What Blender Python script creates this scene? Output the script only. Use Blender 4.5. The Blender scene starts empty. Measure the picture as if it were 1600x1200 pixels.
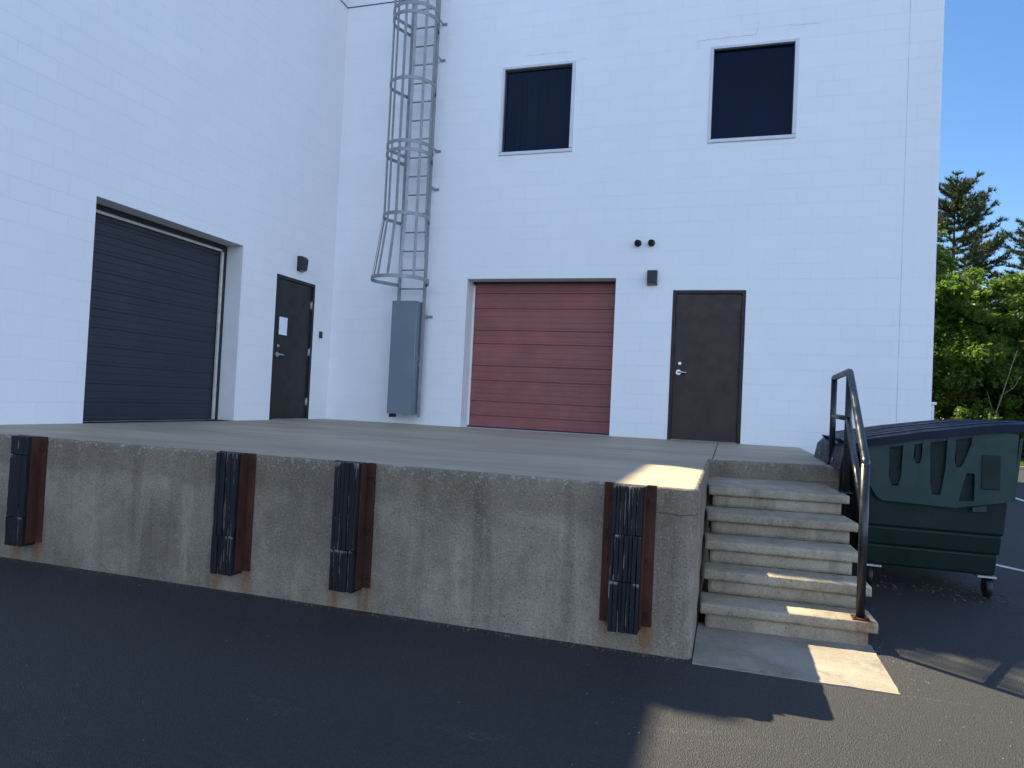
import bpy, bmesh, math, random
import numpy as np
from mathutils import Vector, Matrix, noise
random.seed(7); RNG = np.random.default_rng(7)
S = bpy.context.scene
COL = S.collection
R = math.radians
ZG = -0.956            # yard level; the dock floor is z = 0, the rear wall is y = 0, the side wall is x = 0
SUN = Vector((0.714, -0.57, -1.0)).normalized()

# ------------------------------------------------------------------ node helpers
class NT:
    def __init__(s, name):
        s.m = bpy.data.materials.new(name); s.m.use_nodes = True
        s.t = s.m.node_tree; s.n = s.t.nodes; s.n.clear()
        s.out = s.n.new('ShaderNodeOutputMaterial')
        s.b = s.n.new('ShaderNodeBsdfPrincipled'); s.link(s.b.outputs[0], s.out.inputs[0])
        s._pos = None
    def link(s, a, b): s.t.links.new(a, b)
    def new(s, typ, **kw):
        n = s.n.new(typ)
        for k, v in kw.items(): setattr(n, k, v)
        return n
    def setin(s, sock, v):
        if isinstance(v, bpy.types.NodeSocket): s.link(v, sock)
        elif isinstance(v, (tuple, list)) and sock.type == 'RGBA' and len(v) == 3: sock.default_value = (*v, 1)
        else: sock.default_value = v
    def pos(s):
        if s._pos is None: s._pos = s.new('ShaderNodeNewGeometry').outputs['Position']
        return s._pos
    def xyz(s, v=None):
        n = s.new('ShaderNodeSeparateXYZ'); s.link(v or s.pos(), n.inputs[0]); return n.outputs
    def map(s, scale=(1, 1, 1), loc=(0, 0, 0), v=None):
        n = s.new('ShaderNodeMapping'); s.link(v or s.pos(), n.inputs[0])
        n.inputs['Scale'].default_value = scale; n.inputs['Location'].default_value = loc
        return n.outputs[0]
    def noise(s, scale, detail=4, rough=.55, v=None, dist=0):
        n = s.new('ShaderNodeTexNoise'); s.link(v or s.pos(), n.inputs['Vector'])
        n.inputs['Scale'].default_value = scale; n.inputs['Detail'].default_value = detail
        n.inputs['Roughness'].default_value = rough; n.inputs['Distortion'].default_value = dist
        return n.outputs[0]
    def voro(s, scale, v=None, feature='F1'):
        n = s.new('ShaderNodeTexVoronoi', feature=feature); s.link(v or s.pos(), n.inputs['Vector'])
        n.inputs['Scale'].default_value = scale
        return n.outputs
    def math(s, op, a, b=0.0, clamp=False):
        n = s.new('ShaderNodeMath', operation=op, use_clamp=clamp)
        s.setin(n.inputs[0], a); s.setin(n.inputs[1], b); return n.outputs[0]
    def ramp(s, f, lo, hi, a=0.0, b=1.0, smooth=True):
        n = s.new('ShaderNodeMapRange', clamp=True, interpolation_type='SMOOTHSTEP' if smooth else 'LINEAR')
        s.setin(n.inputs['Value'], f)
        for k, v in (('From Min', lo), ('From Max', hi), ('To Min', a), ('To Max', b)): s.setin(n.inputs[k], v)
        return n.outputs[0]
    def mix(s, f, a, b, mode='MIX'):
        n = s.new('ShaderNodeMix', data_type='RGBA', blend_type=mode)
        s.setin(n.inputs[0], f); s.setin(n.inputs[6], a); s.setin(n.inputs[7], b); return n.outputs[2]
    def attr(s, name):
        n = s.new('ShaderNodeAttribute', attribute_name=name); return n
    def bump(s, h, strength=.3, dist=.01, prev=None):
        n = s.new('ShaderNodeBump'); n.inputs['Strength'].default_value = strength
        n.inputs['Distance'].default_value = dist; s.link(h, n.inputs['Height'])
        if prev is not None: s.link(prev, n.inputs['Normal'])
        return n.outputs[0]
    def done(s, color, rough=.6, normal=None, metal=0.0, spec=.5):
        s.setin(s.b.inputs['Base Color'], color); s.setin(s.b.inputs['Roughness'], rough)
        s.setin(s.b.inputs['Metallic'], metal); s.setin(s.b.inputs['Specular IOR Level'], spec)
        if normal is not None: s.link(normal, s.b.inputs['Normal'])
        return s.m

def simple(name, c, rough=.5, metal=0, var=.25, scale=6, bump=0.0, bscale=120, spec=.5, stretch=(1, 1, 1)):
    t = NT(name); v = t.map(stretch)
    n = t.noise(scale, 6, .6, v)
    dk = tuple(x * (1 - var) for x in c); lt = tuple(min(1, x * (1 + var)) for x in c)
    colr = t.mix(t.ramp(n, .3, .7), dk, lt)
    r = t.ramp(t.noise(scale * 3, 4, .6, v), .3, .7, max(0, rough - .08), min(1, rough + .1))
    nb = t.bump(t.noise(bscale, 3, .6), bump, .004) if bump else None
    return t.done(colr, r, nb, metal, spec)

# ------------------------------------------------------------------ materials
def mat_blocks(name, axis):
    t = NT(name); p = t.xyz()
    cmb = t.new('ShaderNodeCombineXYZ'); t.link(p[axis], cmb.inputs[0]); t.link(p[2], cmb.inputs[1])
    br = t.new('ShaderNodeTexBrick'); t.link(cmb.outputs[0], br.inputs['Vector'])
    br.offset = .5
    for k, v in (('Scale', 1), ('Mortar Size', .005), ('Mortar Smooth', .6), ('Bias', 0), ('Brick Width', .4175), ('Row Height', .2125)): br.inputs[k].default_value = v
    br.inputs['Color1'].default_value = (.80, .81, .82, 1); br.inputs['Color2'].default_value = (.835, .84, .845, 1)
    patch = t.noise(1.6, 3, .6)
    br.inputs['Mortar'].default_value = (.765, .773, .785, 1)  # joints coloured darker for the shade in their grooves
    filled = t.ramp(patch, .42, .6)                       # paint bridges the joints in places
    c = t.mix(t.math('MULTIPLY', br.outputs['Fac'], filled), (.815, .822, .83), br.outputs['Color'])
    c = t.mix(t.math('MULTIPLY', br.outputs['Fac'], t.ramp(patch, .4, .62, .1, .6)), t.mix(.5, br.outputs['Color'], (.815, .822, .83)), (.782, .79, .802))
    c = t.mix(t.ramp(t.noise(.7, 5, .6, t.map((1, 1, .35))), .3, .72, 0, .45), c, t.mix(1.0, c, (.93, .93, .925), 'MULTIPLY'))
    if axis == 0:                                          # movement joint near the right corner
        j = t.math('COMPARE', p[0], 8.643); j.node.inputs[2].default_value = .005
        c = t.mix(t.math('MULTIPLY', j, t.ramp(t.noise(3), .3, .7, .25, .6)), c, (.33, .33, .34))
    h = t.math('SUBTRACT', t.math('MULTIPLY', t.noise(55, 4, .6), .22), t.math('MULTIPLY', br.outputs['Fac'], t.ramp(patch, .38, .62, .25, 1)))
    h = t.math('ADD', h, t.math('MULTIPLY', t.noise(3.5, 2), .35))
    return t.done(c, t.ramp(patch, .3, .7, .5, .68), t.bump(h, .45, .006), spec=.35)

def mat_dock_face():
    t = NT('weathered_concrete_face'); p = t.xyz()
    big = t.noise(1.7, 6, .62, t.map((1, 1, .8)))
    c = t.mix(t.ramp(big, .32, .68), (.19, .156, .115), (.325, .275, .21))
    streak = t.noise(3.6, 5, .6, t.map((1, 1, .07)), .3)
    c = t.mix(t.ramp(streak, .5, .66, 0, .6), c, (.095, .077, .055))
    streak2 = t.noise(6.5, 4, .6, t.map((1, 1, .09), (3, 1, 0)))
    c = t.mix(t.ramp(streak2, .58, .74, 0, .5), c, (.42, .365, .285))
    streak3 = t.noise(2.1, 5, .65, t.map((1, 1, .16), (9, 0, 2)), .4)
    c = t.mix(t.ramp(streak3, .50, .68, 0, .4), c, (.105, .09, .068))
    edge = t.math('ADD', p[2], t.math('MULTIPLY', t.noise(5, 4), .16))
    c = t.mix(t.ramp(edge, -.20, -.10, 0, .5), c, (.138, .107, .07))
    speck = t.noise(85, 3, .7)
    c = t.mix(t.ramp(speck, .54, .68, 0, .42), c, (.46, .41, .34))
    c = t.mix(t.ramp(speck, .46, .32, 0, .5), c, (.055, .046, .036))
    blot = t.noise(11, 5, .7)
    c = t.mix(t.ramp(blot, .52, .68, 0, .28), c, (.105, .085, .062))
    c = t.mix(t.ramp(blot, .44, .30, 0, .22), c, (.42, .37, .30))
    pit = t.voro(34)[0]
    c = t.mix(t.ramp(pit, .13, .06, 0, .7), c, (.045, .04, .034))
    chips = t.math('MULTIPLY', t.ramp(p[2], -.12, -.01), t.ramp(t.noise(26, 4, .65), .56, .64))
    c = t.mix(t.math('MULTIPLY', chips, .6), c, (.42, .40, .35))
    # lift-joint crack about 0.15 m under the top
    wob = t.math('ADD', p[2], t.math('MULTIPLY', t.noise(2.3, 3), .09))
    lj = t.math('COMPARE', wob, -.105); lj.node.inputs[2].default_value = .0035
    c = t.mix(t.math('MULTIPLY', lj, t.math('MULTIPLY', t.ramp(t.noise(3, 2), .44, .58, 0, .75), t.math('GREATER_THAN', p[0], 6.12))), c, (.05, .045, .04))
    rust = t.math('MULTIPLY', t.attr('rust').outputs['Fac'], t.ramp(t.noise(16, 4, .6, t.map((1, 1, .3))), .25, .6, .2, 1))
    c = t.mix(rust, c, (.20, .088, .022))
    damp = t.ramp(t.math('ADD', p[2], t.math('MULTIPLY', t.noise(4, 4), .12)), ZG + .12, ZG + .02, 0, .35)
    c = t.mix(damp, c, (.20, .165, .11))
    h = t.math('ADD', t.math('MULTIPLY', speck, .5), t.math('ADD', t.math('MULTIPLY', t.noise(22, 5, .65), .8), t.ramp(pit, .06, .16, 0, .6)))
    return t.done(c, .88, t.bump(h, .75, .013), spec=.3)

def mat_dock_top():
    t = NT('trowelled_concrete_floor'); p = t.xyz()
    big = t.noise(.9, 5, .6, t.map((.45, 1.2, 1)))
    c = t.mix(t.ramp(big, .3, .7), (.315, .26, .185), (.425, .355, .26))
    sm = t.noise(3.2, 5, .6, t.map((.25, 1.6, 1)), .6)
    c = t.mix(t.ramp(sm, .52, .72, 0, .45), c, (.40, .345, .27))
    c = t.mix(t.ramp(sm, .42, .30, 0, .35), c, (.185, .15, .11))
    sp = t.noise(110, 3, .7)
    c = t.mix(t.ramp(sp, .57, .7, 0, .3), c, (.38, .35, .30))
    c = t.mix(t.ramp(sp, .42, .3, 0, .3), c, (.10, .085, .07))
    j = t.math('COMPARE', p[0], 6.385); j.node.inputs[2].default_value = .006
    c = t.mix(t.math('MULTIPLY', j, t.ramp(p[1], -3.7, -3.6)), c, (.04, .036, .03))
    h = t.math('ADD', t.math('MULTIPLY', sp, .4), t.math('MULTIPLY', t.noise(14, 4), .5))
    return t.done(c, t.ramp(sm, .3, .7, .72, .55), t.bump(h, .3, .006), spec=.35)

def mat_step():
    t = NT('precast_step_concrete'); p = t.xyz()
    big = t.noise(2.6, 6, .65)
    c = t.mix(t.ramp(big, .3, .7), (.275, .228, .16), (.41, .35, .26))
    sp = t.noise(95, 3, .7)
    c = t.mix(t.ramp(sp, .54, .68, 0, .38), c, (.52, .475, .40))
    c = t.mix(t.ramp(sp, .46, .32, 0, .5), c, (.08, .067, .05))
    blot = t.noise(9, 5, .7)
    c = t.mix(t.ramp(blot, .5, .68, 0, .32), c, (.13, .108, .078))
    pit = t.voro(27)[0]
    c = t.mix(t.ramp(pit, .12, .05, 0, .8), c, (.05, .044, .036))
    st = t.noise(5, 4, .6, t.map((1, 1, .15)))
    c = t.mix(t.ramp(st, .52, .7, 0, .5), c, (.135, .115, .085))
    # rust from the lowest post plate
    d = t.new('ShaderNodeVectorMath', operation='DISTANCE'); t.link(t.map((1, 1, .45)), d.inputs[0]); d.inputs[1].default_value = (7.355, -5.64, -.80 * .45)
    c = t.mix(t.math('MULTIPLY', t.ramp(d.outputs['Value'], .045, .095, .55, 0), t.ramp(t.noise(18, 4), .35, .6)), c, (.23, .095, .025))
    h = t.math('ADD', t.math('MULTIPLY', sp, .5), t.math('ADD', t.math('MULTIPLY', t.noise(20, 5, .65), .9), t.ramp(pit, .05, .14, 0, .7)))
    return t.done(c, .86, t.bump(h, .75, .010), spec=.3)

def mat_asphalt():
    t = NT('asphalt'); p = t.xyz()
    ag = t.voro(150, feature='F1'); fine = t.noise(240, 3, .7); mid = t.noise(46, 4, .65)
    big = t.noise(.55, 5, .6)
    c = t.mix(t.ramp(big, .3, .7), (.0105, .0112, .0135), (.017, .0175, .0195))
    c = t.mix(t.ramp(ag[1] if False else fine, .56, .72, 0, .55), c, (.062, .065, .070))
    c = t.mix(t.ramp(mid, .5, .72, 0, .3), c, (.034, .036, .039))
    c = t.mix(t.ramp(t.noise(120, 3, .75), .58, .70, 0, .6), c, (.115, .118, .122))
    peb = t.voro(21)[0]
    c = t.mix(t.ramp(peb, .055, .03, 0, .5), c, (.15, .145, .135))
    sc = t.noise(1.3, 4, .55, t.map((.55, 1.7, 1)), 1.2)
    c = t.mix(t.math('MULTIPLY', t.ramp(sc, .63, .74, 0, .6), t.ramp(t.noise(60, 3, .7), .45, .6)), c, (.085, .083, .08))
    h = t.math('ADD', t.math('MULTIPLY', ag[0], .9), t.math('ADD', t.math('MULTIPLY', fine, .5), t.math('MULTIPLY', mid, .7)))
    return t.done(c, t.ramp(mid, .3, .7, .52, .70), t.bump(h, .9, .010), spec=.58)

def mat_garage(name, c, scuff):
    t = NT(name); p = t.xyz()
    n = t.noise(2.2, 5, .6); s = t.noise(4, 4, .6, t.map((1, 1, 14)))
    col = t.mix(t.ramp(n, .3, .7), tuple(x * .86 for x in c), tuple(x * 1.12 for x in c))
    col = t.mix(t.ramp(s, .5, .75, 0, scuff), col, tuple(min(1, x * 1.5 + .01) for x in c))
    col = t.mix(t.ramp(t.noise(1.1, 5, .65, t.map((1, 1, .5), (4, 2, 1))), .58, .78, 0, .4), col, tuple(x * .55 + .01 for x in c))
    h = t.noise(180, 2)
    return t.done(col, t.ramp(n, .3, .7, .42, .6), t.bump(h, .1, .002), spec=.4)

def mat_rubber():
    t = NT('laminated_tyre_rubber'); p = t.xyz()
    fr = t.attr('fray').outputs['Fac']
    n = t.noise(30, 5, .65, t.map((1, 1, .25)))
    c = t.mix(t.ramp(n, .3, .7), (.005, .0055, .0075), (.013, .0135, .017))
    c = t.mix(t.math('MULTIPLY', fr, t.ramp(t.noise(14, 5, .7, t.map((1, 1, .35))), .50, .60)), c, (.30, .25, .21))
    return t.done(c, t.ramp(n, .3, .7, .5, .75), t.bump(n, .5, .006), spec=.3)

def mat_rust():
    t = NT('rusted_steel')
    n = t.noise(7, 6, .65, t.map((1, 1, .4))); f = t.noise(60, 4, .7)
    c = t.mix(t.ramp(n, .3, .7), (.030, .012, .009), (.080, .028, .015))
    c = t.mix(t.ramp(f, .58, .75, 0, .5), c, (.15, .058, .026))
    c = t.mix(t.ramp(f, .4, .28, 0, .6), c, (.014, .009, .009))
    return t.done(c, .82, t.bump(f, .5, .004), spec=.3)

def mat_leaf(name, a, b, trans, tcol):
    t = NT(name)
    sh = t.attr('tint').outputs['Fac']
    c = t.mix(sh, a, b)
    t.setin(t.b.inputs['Base Color'], c); t.b.inputs['Roughness'].default_value = .5
    t.b.inputs['Specular IOR Level'].default_value = .3
    tr = t.new('ShaderNodeBsdfTranslucent'); t.link(t.mix(sh, tcol, tuple(x * 1.35 for x in tcol)), tr.inputs[0])
    mx = t.new('ShaderNodeMixShader'); mx.inputs[0].default_value = trans
    t.link(t.b.outputs[0], mx.inputs[1]); t.link(tr.outputs[0], mx.inputs[2]); t.link(mx.outputs[0], t.out.inputs[0])
    return t.m

def mat_pad():
    t = NT('pad_concrete')
    n = t.noise(3, 6, .65); sp = t.noise(110, 3, .7)
    c = t.mix(t.ramp(n, .3, .7), (.225, .196, .152), (.33, .295, .24))
    c = t.mix(t.ramp(t.noise(7, 5, .7), .54, .68, 0, .45), c, (.12, .105, .082))
    c = t.mix(t.ramp(sp, .55, .7, 0, .45), c, (.45, .42, .36)); c = t.mix(t.ramp(sp, .44, .3, 0, .5), c, (.11, .095, .075))
    return t.done(c, .88, t.bump(t.math('ADD', sp, t.noise(18, 4)), .5, .006), spec=.3)

def mat_glass():
    t = NT('dark_tinted_glass')
    return t.done(t.mix(t.ramp(t.noise(1.2, 2), .3, .7), (.0008, .0075, .023), (.0015, .010, .031)), .04, t.bump(t.noise(.8, 1), .03, .01), spec=.05)

M = {}
M['block_x'] = mat_blocks('painted_block_rear', 0); M['block_y'] = mat_blocks('painted_block_side', 1)
M['fascia'] = simple('white_coping_metal', (.78, .79, .80), .45, 0, .04, 2)
M['roofing'] = simple('grey_roof_membrane', (.30, .30, .30), .9)
M['face'] = mat_dock_face(); M['floor'] = mat_dock_top(); M['step'] = mat_step(); M['asphalt'] = mat_asphalt(); M['pad'] = mat_pad()
M['navy'] = mat_garage('charcoal_sectional_door', (.026, .031, .043), .25)
M['red'] = mat_garage('faded_maroon_sectional_door', (.255, .083, .076), .3)
M['seal'] = simple('cream_weather_strip', (.52, .49, .43), .7, 0, .15, 8)
M['black'] = simple('black_trim', (.010, .011, .013), .5, 0, .3, 12)
M['brown'] = simple('dark_brown_enamel', (.036, .022, .019), .45, 0, .10, 2, .08, 200, .3)
M['brown_frame'] = simple('brown_frame_enamel', (.022, .0135, .012), .45, 0, .12, 4, 0, 120, .3)
M['charcoal'] = simple('charcoal_door_enamel', (.022, .0195, .019), .45, 0, .10, 2, .08, 200, .3)
M['chrome'] = simple('satin_chrome', (.55, .56, .58), .3, 1, .08, 20)
M['paper'] = simple('white_paper', (.78, .80, .82), .8, 0, .06, 8)
M['alu'] = simple('white_window_frame', (.60, .62, .65), .5, 0, .07, 3)
M['glass'] = mat_glass()
M['blind'] = simple('dim_vertical_blind', (.006, .014, .031), .10, 0, .16, 26, 0, 120, .06, (1, 1, .02))
M['crack'] = simple('mortar_crack', (.42, .44, .46), .9, 0, .3, 20)
M['steel'] = simple('galvanised_grey_steel', (.25, .275, .28), .5, .25, .15, 7)
M['gate'] = simple('grey_painted_sheet', (.150, .195, .225), .5, .0, .06, 2)
M['lamp'] = simple('dark_bronze_casting', (.018, .018, .020), .45, 0, .2, 9)
M['lens'] = simple('smoked_lamp_lens', (.03, .03, .034), .18, 0, .2, 9)
M['rail'] = simple('black_gloss_pipe', (.011, .013, .017), .33, 0, .15, 5, 0, 90)
M['rubber'] = mat_rubber(); M['rust'] = mat_rust()
M['bin'] = simple('dark_green_polyethylene', (.0018, .0135, .0108), .5, 0, .18, 3, .15, 260, .25)
M['bin_panel'] = simple('faded_green_polyethylene', (.008, .034, .029), .5, 0, .16, 3, .15, 260, .35)
M['bin_dark'] = simple('deep_green_pocket_shade', (.003, .010, .012), .5, 0, .12, 3, 0, 120, .2)
M['lid'] = simple('navy_black_lid_plastic', (.0025, .0055, .022), .42, 0, .2, 4, .1, 220, .18)
M['zinc'] = simple('zinc_plate', (.42, .43, .44), .45, .6, .15, 12)
M['paint'] = simple('worn_white_line_paint', (.62, .62, .60), .8, 0, .25, 14)
M['bark'] = simple('grey_brown_bark', (.075, .060, .048), .9, 0, .35, 5, .6, 30, .3, (1, 1, .25))
M['twig'] = simple('pale_dead_wood', (.15, .135, .11), .9, 0, .25, 8)
M['leaf_a'] = mat_leaf('maple_leaf', (.032, .072, .012), (.082, .135, .020), .48, (.125, .215, .020))
M['leaf_b'] = mat_leaf('oak_leaf', (.026, .060, .012), (.070, .12, .018), .45, (.11, .185, .016))
M['needle'] = mat_leaf('pine_needle', (.030, .050, .026), (.070, .090, .040), .25, (.06, .085, .025))
M['grass'] = mat_leaf('grass_blade', (.05, .085, .016), (.12, .16, .03), .35, (.15, .20, .03))
M['dirt'] = simple('verge_soil', (.075, .072, .035), .95, 0, .4, 3, .5, 20)
M['litter'] = simple('dry_leaf_litter', (.10, .070, .045), .9, 0, .5, 30)
M['gritstone'] = simple('pale_grit', (.20, .18, .15), .9, 0, .5, 60)
M['util'] = simple('white_utility_enamel', (.68, .69, .70), .5, 0, .06, 3)

# ------------------------------------------------------------------ mesh builder (world coordinates in, ONE object out)
class MB:
    def __init__(s): s.bm = bmesh.new(); s.fa = None
    def box(s, x0, x1, y0, y1, z0, z1, bev=0, seg=2, m=None, mi=0):
        b = bmesh.new()
        bmesh.ops.create_cube(b, size=1)
        for v in b.verts:
            v.co = Vector((x0 + (v.co.x + .5) * (x1 - x0), y0 + (v.co.y + .5) * (y1 - y0), z0 + (v.co.z + .5) * (z1 - z0)))
        if bev: bmesh.ops.bevel(b, geom=b.edges[:], offset=bev, segments=seg, affect='EDGES', profile=.6)
        return s.add(b, m, mi)
    def add(s, b, m=None, mi=0):
        if m is not None: bmesh.ops.transform(b, matrix=m, verts=b.verts)
        vm = {v: s.bm.verts.new(v.co) for v in b.verts}; out = list(vm.values())
        for f in b.faces:
            try:
                g = s.bm.faces.new([vm[v] for v in f.verts]); g.smooth = f.smooth; g.material_index = mi
            except ValueError: pass
        b.free(); return out
    def quad(s, *pts, mi=0):
        f = s.bm.faces.new([s.bm.verts.new(p) for p in pts]); f.material_index = mi; return f
    def tube(s, pts, r, n=10, cap=True, rr=None, closed=False, mi=0):
        pts = [Vector(p) for p in pts]; N = len(pts); rings = []
        up = None
        for i, p in enumerate(pts):
            a = pts[(i - 1) % N] if (closed or i > 0) else p; b = pts[(i + 1) % N] if (closed or i < N - 1) else p
            d = (b - a).normalized()
            if up is None: up = Vector((0, 0, 1)) if abs(d.z) < .9 else Vector((1, 0, 0))
            u = d.cross(up)
            if u.length < 1e-4: u = d.orthogonal()
            u.normalize(); w = u.cross(d).normalized(); up = w
            rad = (rr[i] if rr else r)
            rings.append([s.bm.verts.new(p + (u * math.cos(2 * math.pi * k / n) + w * math.sin(2 * math.pi * k / n)) * rad) for k in range(n)])
        for i in range(N if closed else N - 1):
            A, B = rings[i], rings[(i + 1) % N]
            for k in range(n):
                f = s.bm.faces.new((A[k], A[(k + 1) % n], B[(k + 1) % n], B[k])); f.smooth = True; f.material_index = mi
        if cap and not closed:
            s.bm.faces.new(rings[0][::-1]); s.bm.faces.new(rings[-1])
    def strip(s, pts, h, tk, mi=0):
        """flat bar bent along pts: height h in z, thickness tk in the plane"""
        pts = [Vector(p) for p in pts]; N = len(pts); rings = []
        for i, p in enumerate(pts):
            d = (pts[min(i + 1, N - 1)] - pts[max(i - 1, 0)]).normalized(); u = Vector((d.y, -d.x, 0)).normalized()
            rings.append([s.bm.verts.new(p + u * (tk / 2) * a + Vector((0, 0, h / 2 * b))) for a, b in ((1, 1), (-1, 1), (-1, -1), (1, -1))])
        for A, B in zip(rings, rings[1:]):
            for k in range(4): s.bm.faces.new((A[k], A[(k + 1) % 4], B[(k + 1) % 4], B[k]))
        s.bm.faces.new(rings[0][::-1]); s.bm.faces.new(rings[-1])
    def prism(s, poly, d0, d1, axis='y', bev=0, mi=0):
        """poly = [(a, z)], extruded along axis from d0 to d1"""
        b = bmesh.new()
        P = (lambda a, z, d: (a, d, z)) if axis == 'y' else ((lambda a, z, d: (d, a, z)) if axis == 'x' else (lambda a, z, d: (a, z, d)))
        A = [b.verts.new(P(a, z, d0)) for a, z in poly]; B = [b.verts.new(P(a, z, d1)) for a, z in poly]
        b.faces.new(A); b.faces.new(B[::-1]); n = len(poly)
        for k in range(n): b.faces.new((A[k], B[k], B[(k + 1) % n], A[(k + 1) % n]))
        if bev: bmesh.ops.bevel(b, geom=b.edges[:], offset=bev, segments=2, affect='EDGES', profile=.6)
        return s.add(b, None, mi)
    def build(s, name, mats, parent=None, base=None, smooth=False):
        bmesh.ops.recalc_face_normals(s.bm, faces=s.bm.faces[:])
        if base is None: base = parent.get('_base', (0, 0, 0)) if parent else (0, 0, 0)
        base = Vector(base)
        for v in s.bm.verts: v.co -= base
        me = bpy.data.meshes.new(name); s.bm.to_mesh(me); s.bm.free()
        for m in (mats if isinstance(mats, list) else [mats]): me.materials.append(m)
        if smooth:
            for p in me.polygons: p.use_smooth = True
        o = bpy.data.objects.new(name, me); COL.objects.link(o)
        o['_base'] = tuple(base)
        if parent: o.parent = parent
        else: o.location = base
        return o

def tag(o, label=None, cat=None, group=None, kind=None):
    for k, v in (('label', label), ('category', cat), ('group', group), ('kind', kind)):
        if v: o[k] = v
    return o
def thing(name, base, label, cat, group=None):
    o = bpy.data.objects.new(name, None); COL.objects.link(o); o.location = base; o['_base'] = tuple(base)
    o.empty_display_size = .2
    return tag(o, label, cat, group)
def copy_tree(o, parent=None):
    c = o.copy(); COL.objects.link(c)
    if parent is not None: c.parent = parent
    for ch in list(o.children): copy_tree(ch, c)
    return c
def mesh_np(name, verts, faces, mat, parent=None, tint=None, base=(0, 0, 0)):
    me = bpy.data.meshes.new(name)
    verts = np.asarray(verts, np.float32) - np.asarray(base, np.float32); faces = np.asarray(faces, np.int32); k = faces.shape[1]
    me.vertices.add(len(verts)); me.vertices.foreach_set('co', verts.ravel())
    me.loops.add(faces.size); me.loops.foreach_set('vertex_index', faces.ravel())
    me.polygons.add(len(faces)); me.polygons.foreach_set('loop_start', np.arange(0, faces.size, k, dtype=np.int32))
    me.update(calc_edges=True)
    if tint is not None:
        a = me.attributes.new('tint', 'FLOAT', 'FACE'); a.data.foreach_set('value', np.asarray(tint, np.float32))
    me.materials.append(mat)
    o = bpy.data.objects.new(name, me); COL.objects.link(o)
    if parent: o.parent = parent
    else: o.location = base
    return o
def rough_box(x0, x1, y0, y1, z0, z1, cell=.03, bev=.012, amp=.004, seed=0):
    b = bmesh.new(); n = [max(1, int(round((c1 - c0) / cell))) for c0, c1 in ((x0, x1), (y0, y1), (z0, z1))]
    lo = Vector((x0, y0, z0)); hi = Vector((x1, y1, z1)); vd = {}
    def V(i, j, k):
        if (i, j, k) not in vd: vd[(i, j, k)] = b.verts.new((x0 + (x1 - x0) * i / n[0], y0 + (y1 - y0) * j / n[1], z0 + (z1 - z0) * k / n[2]))
        return vd[(i, j, k)]
    def face(ax, side):
        a, c = [q for q in range(3) if q != ax]
        for i in range(n[a]):
            for j in range(n[c]):
                q = []
                for di, dj in ((0, 0), (1, 0), (1, 1), (0, 1)):
                    t = [0, 0, 0]; t[ax] = n[ax] * side; t[a] = i + di; t[c] = j + dj; q.append(V(*t))
                f = b.faces.new(q); f.smooth = True
    for ax in range(3):
        for sd in (0, 1): face(ax, sd)
    for v in b.verts:
        p = v.co.copy(); q = Vector([min(max(p[i], lo[i] + bev), hi[i] - bev) for i in range(3)])
        d = p - q
        ne = sum(1 for i in range(3) if abs(d[i]) > 1e-6)
        if d.length > 1e-6 and ne >= 2: p = q + d.normalized() * bev
        w = noise.noise(p * 9 + Vector((seed, 0, 0))) * .6 + noise.noise(p * 31 + Vector((0, seed, 0))) * .5
        chip = max(0, noise.noise(p * 14 + Vector((seed * 3, 5, 1))) - .28) * (3.2 if ne >= 2 else .2)
        nrm = d.normalized() if d.length > 1e-6 else Vector((0, 0, 1))
        v.co = p + nrm * amp * (w - chip)
    return b

# ------------------------------------------------------------------ camera
cd = bpy.data.cameras.new('camera'); cam = bpy.data.objects.new('camera', cd); COL.objects.link(cam)
cd.sensor_width = 36; cd.lens = 24.7415; cd.clip_start = .05; cd.clip_end = 2000
CM = Matrix(((0.95430954, -0.03838553, 0.29634415, 6.51935225), (0.2949898, -0.03725507, -0.95477384, -10.47113953), (0.04768983, 0.99856828, -0.02422953, 0.45109213), (0, 0, 0, 1)))
cam.matrix_world = CM; S.camera = cam

# ------------------------------------------------------------------ sky and sun
w = bpy.data.worlds.new('World'); S.world = w; w.use_nodes = True
wt = w.node_tree; bg = wt.nodes['Background']
sky = wt.nodes.new('ShaderNodeTexSky'); sky.sky_type = 'NISHITA'; sky.sun_disc = False
el = math.asin(-SUN.z); az = math.atan2(-SUN.x, -SUN.y)
sky.sun_elevation = el; sky.sun_rotation = az
sky.air_density = 1.0; sky.dust_density = 0.0; sky.ozone_density = 4.0; sky.altitude = 100
hs = wt.nodes.new('ShaderNodeHueSaturation'); hs.inputs['Saturation'].default_value = 1.12; wt.links.new(sky.outputs[0], hs.inputs['Color']); 
# broken bluish cloud added behind the viewer, unseen, to brighten shaded walls (clear blue over the building)
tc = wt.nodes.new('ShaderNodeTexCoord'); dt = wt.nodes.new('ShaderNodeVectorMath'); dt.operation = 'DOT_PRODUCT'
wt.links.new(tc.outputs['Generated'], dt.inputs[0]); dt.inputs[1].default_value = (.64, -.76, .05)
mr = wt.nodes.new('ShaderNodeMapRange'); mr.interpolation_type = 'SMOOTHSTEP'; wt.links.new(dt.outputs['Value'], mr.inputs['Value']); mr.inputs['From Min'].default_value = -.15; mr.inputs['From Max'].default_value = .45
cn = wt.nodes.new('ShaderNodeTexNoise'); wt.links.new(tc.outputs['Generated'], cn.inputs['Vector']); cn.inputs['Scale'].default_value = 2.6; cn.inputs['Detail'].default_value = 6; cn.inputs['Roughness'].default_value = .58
mr2 = wt.nodes.new('ShaderNodeMapRange'); mr2.interpolation_type = 'SMOOTHSTEP'; wt.links.new(cn.outputs[0], mr2.inputs['Value']); mr2.inputs['From Min'].default_value = .36; mr2.inputs['From Max'].default_value = .60
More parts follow.
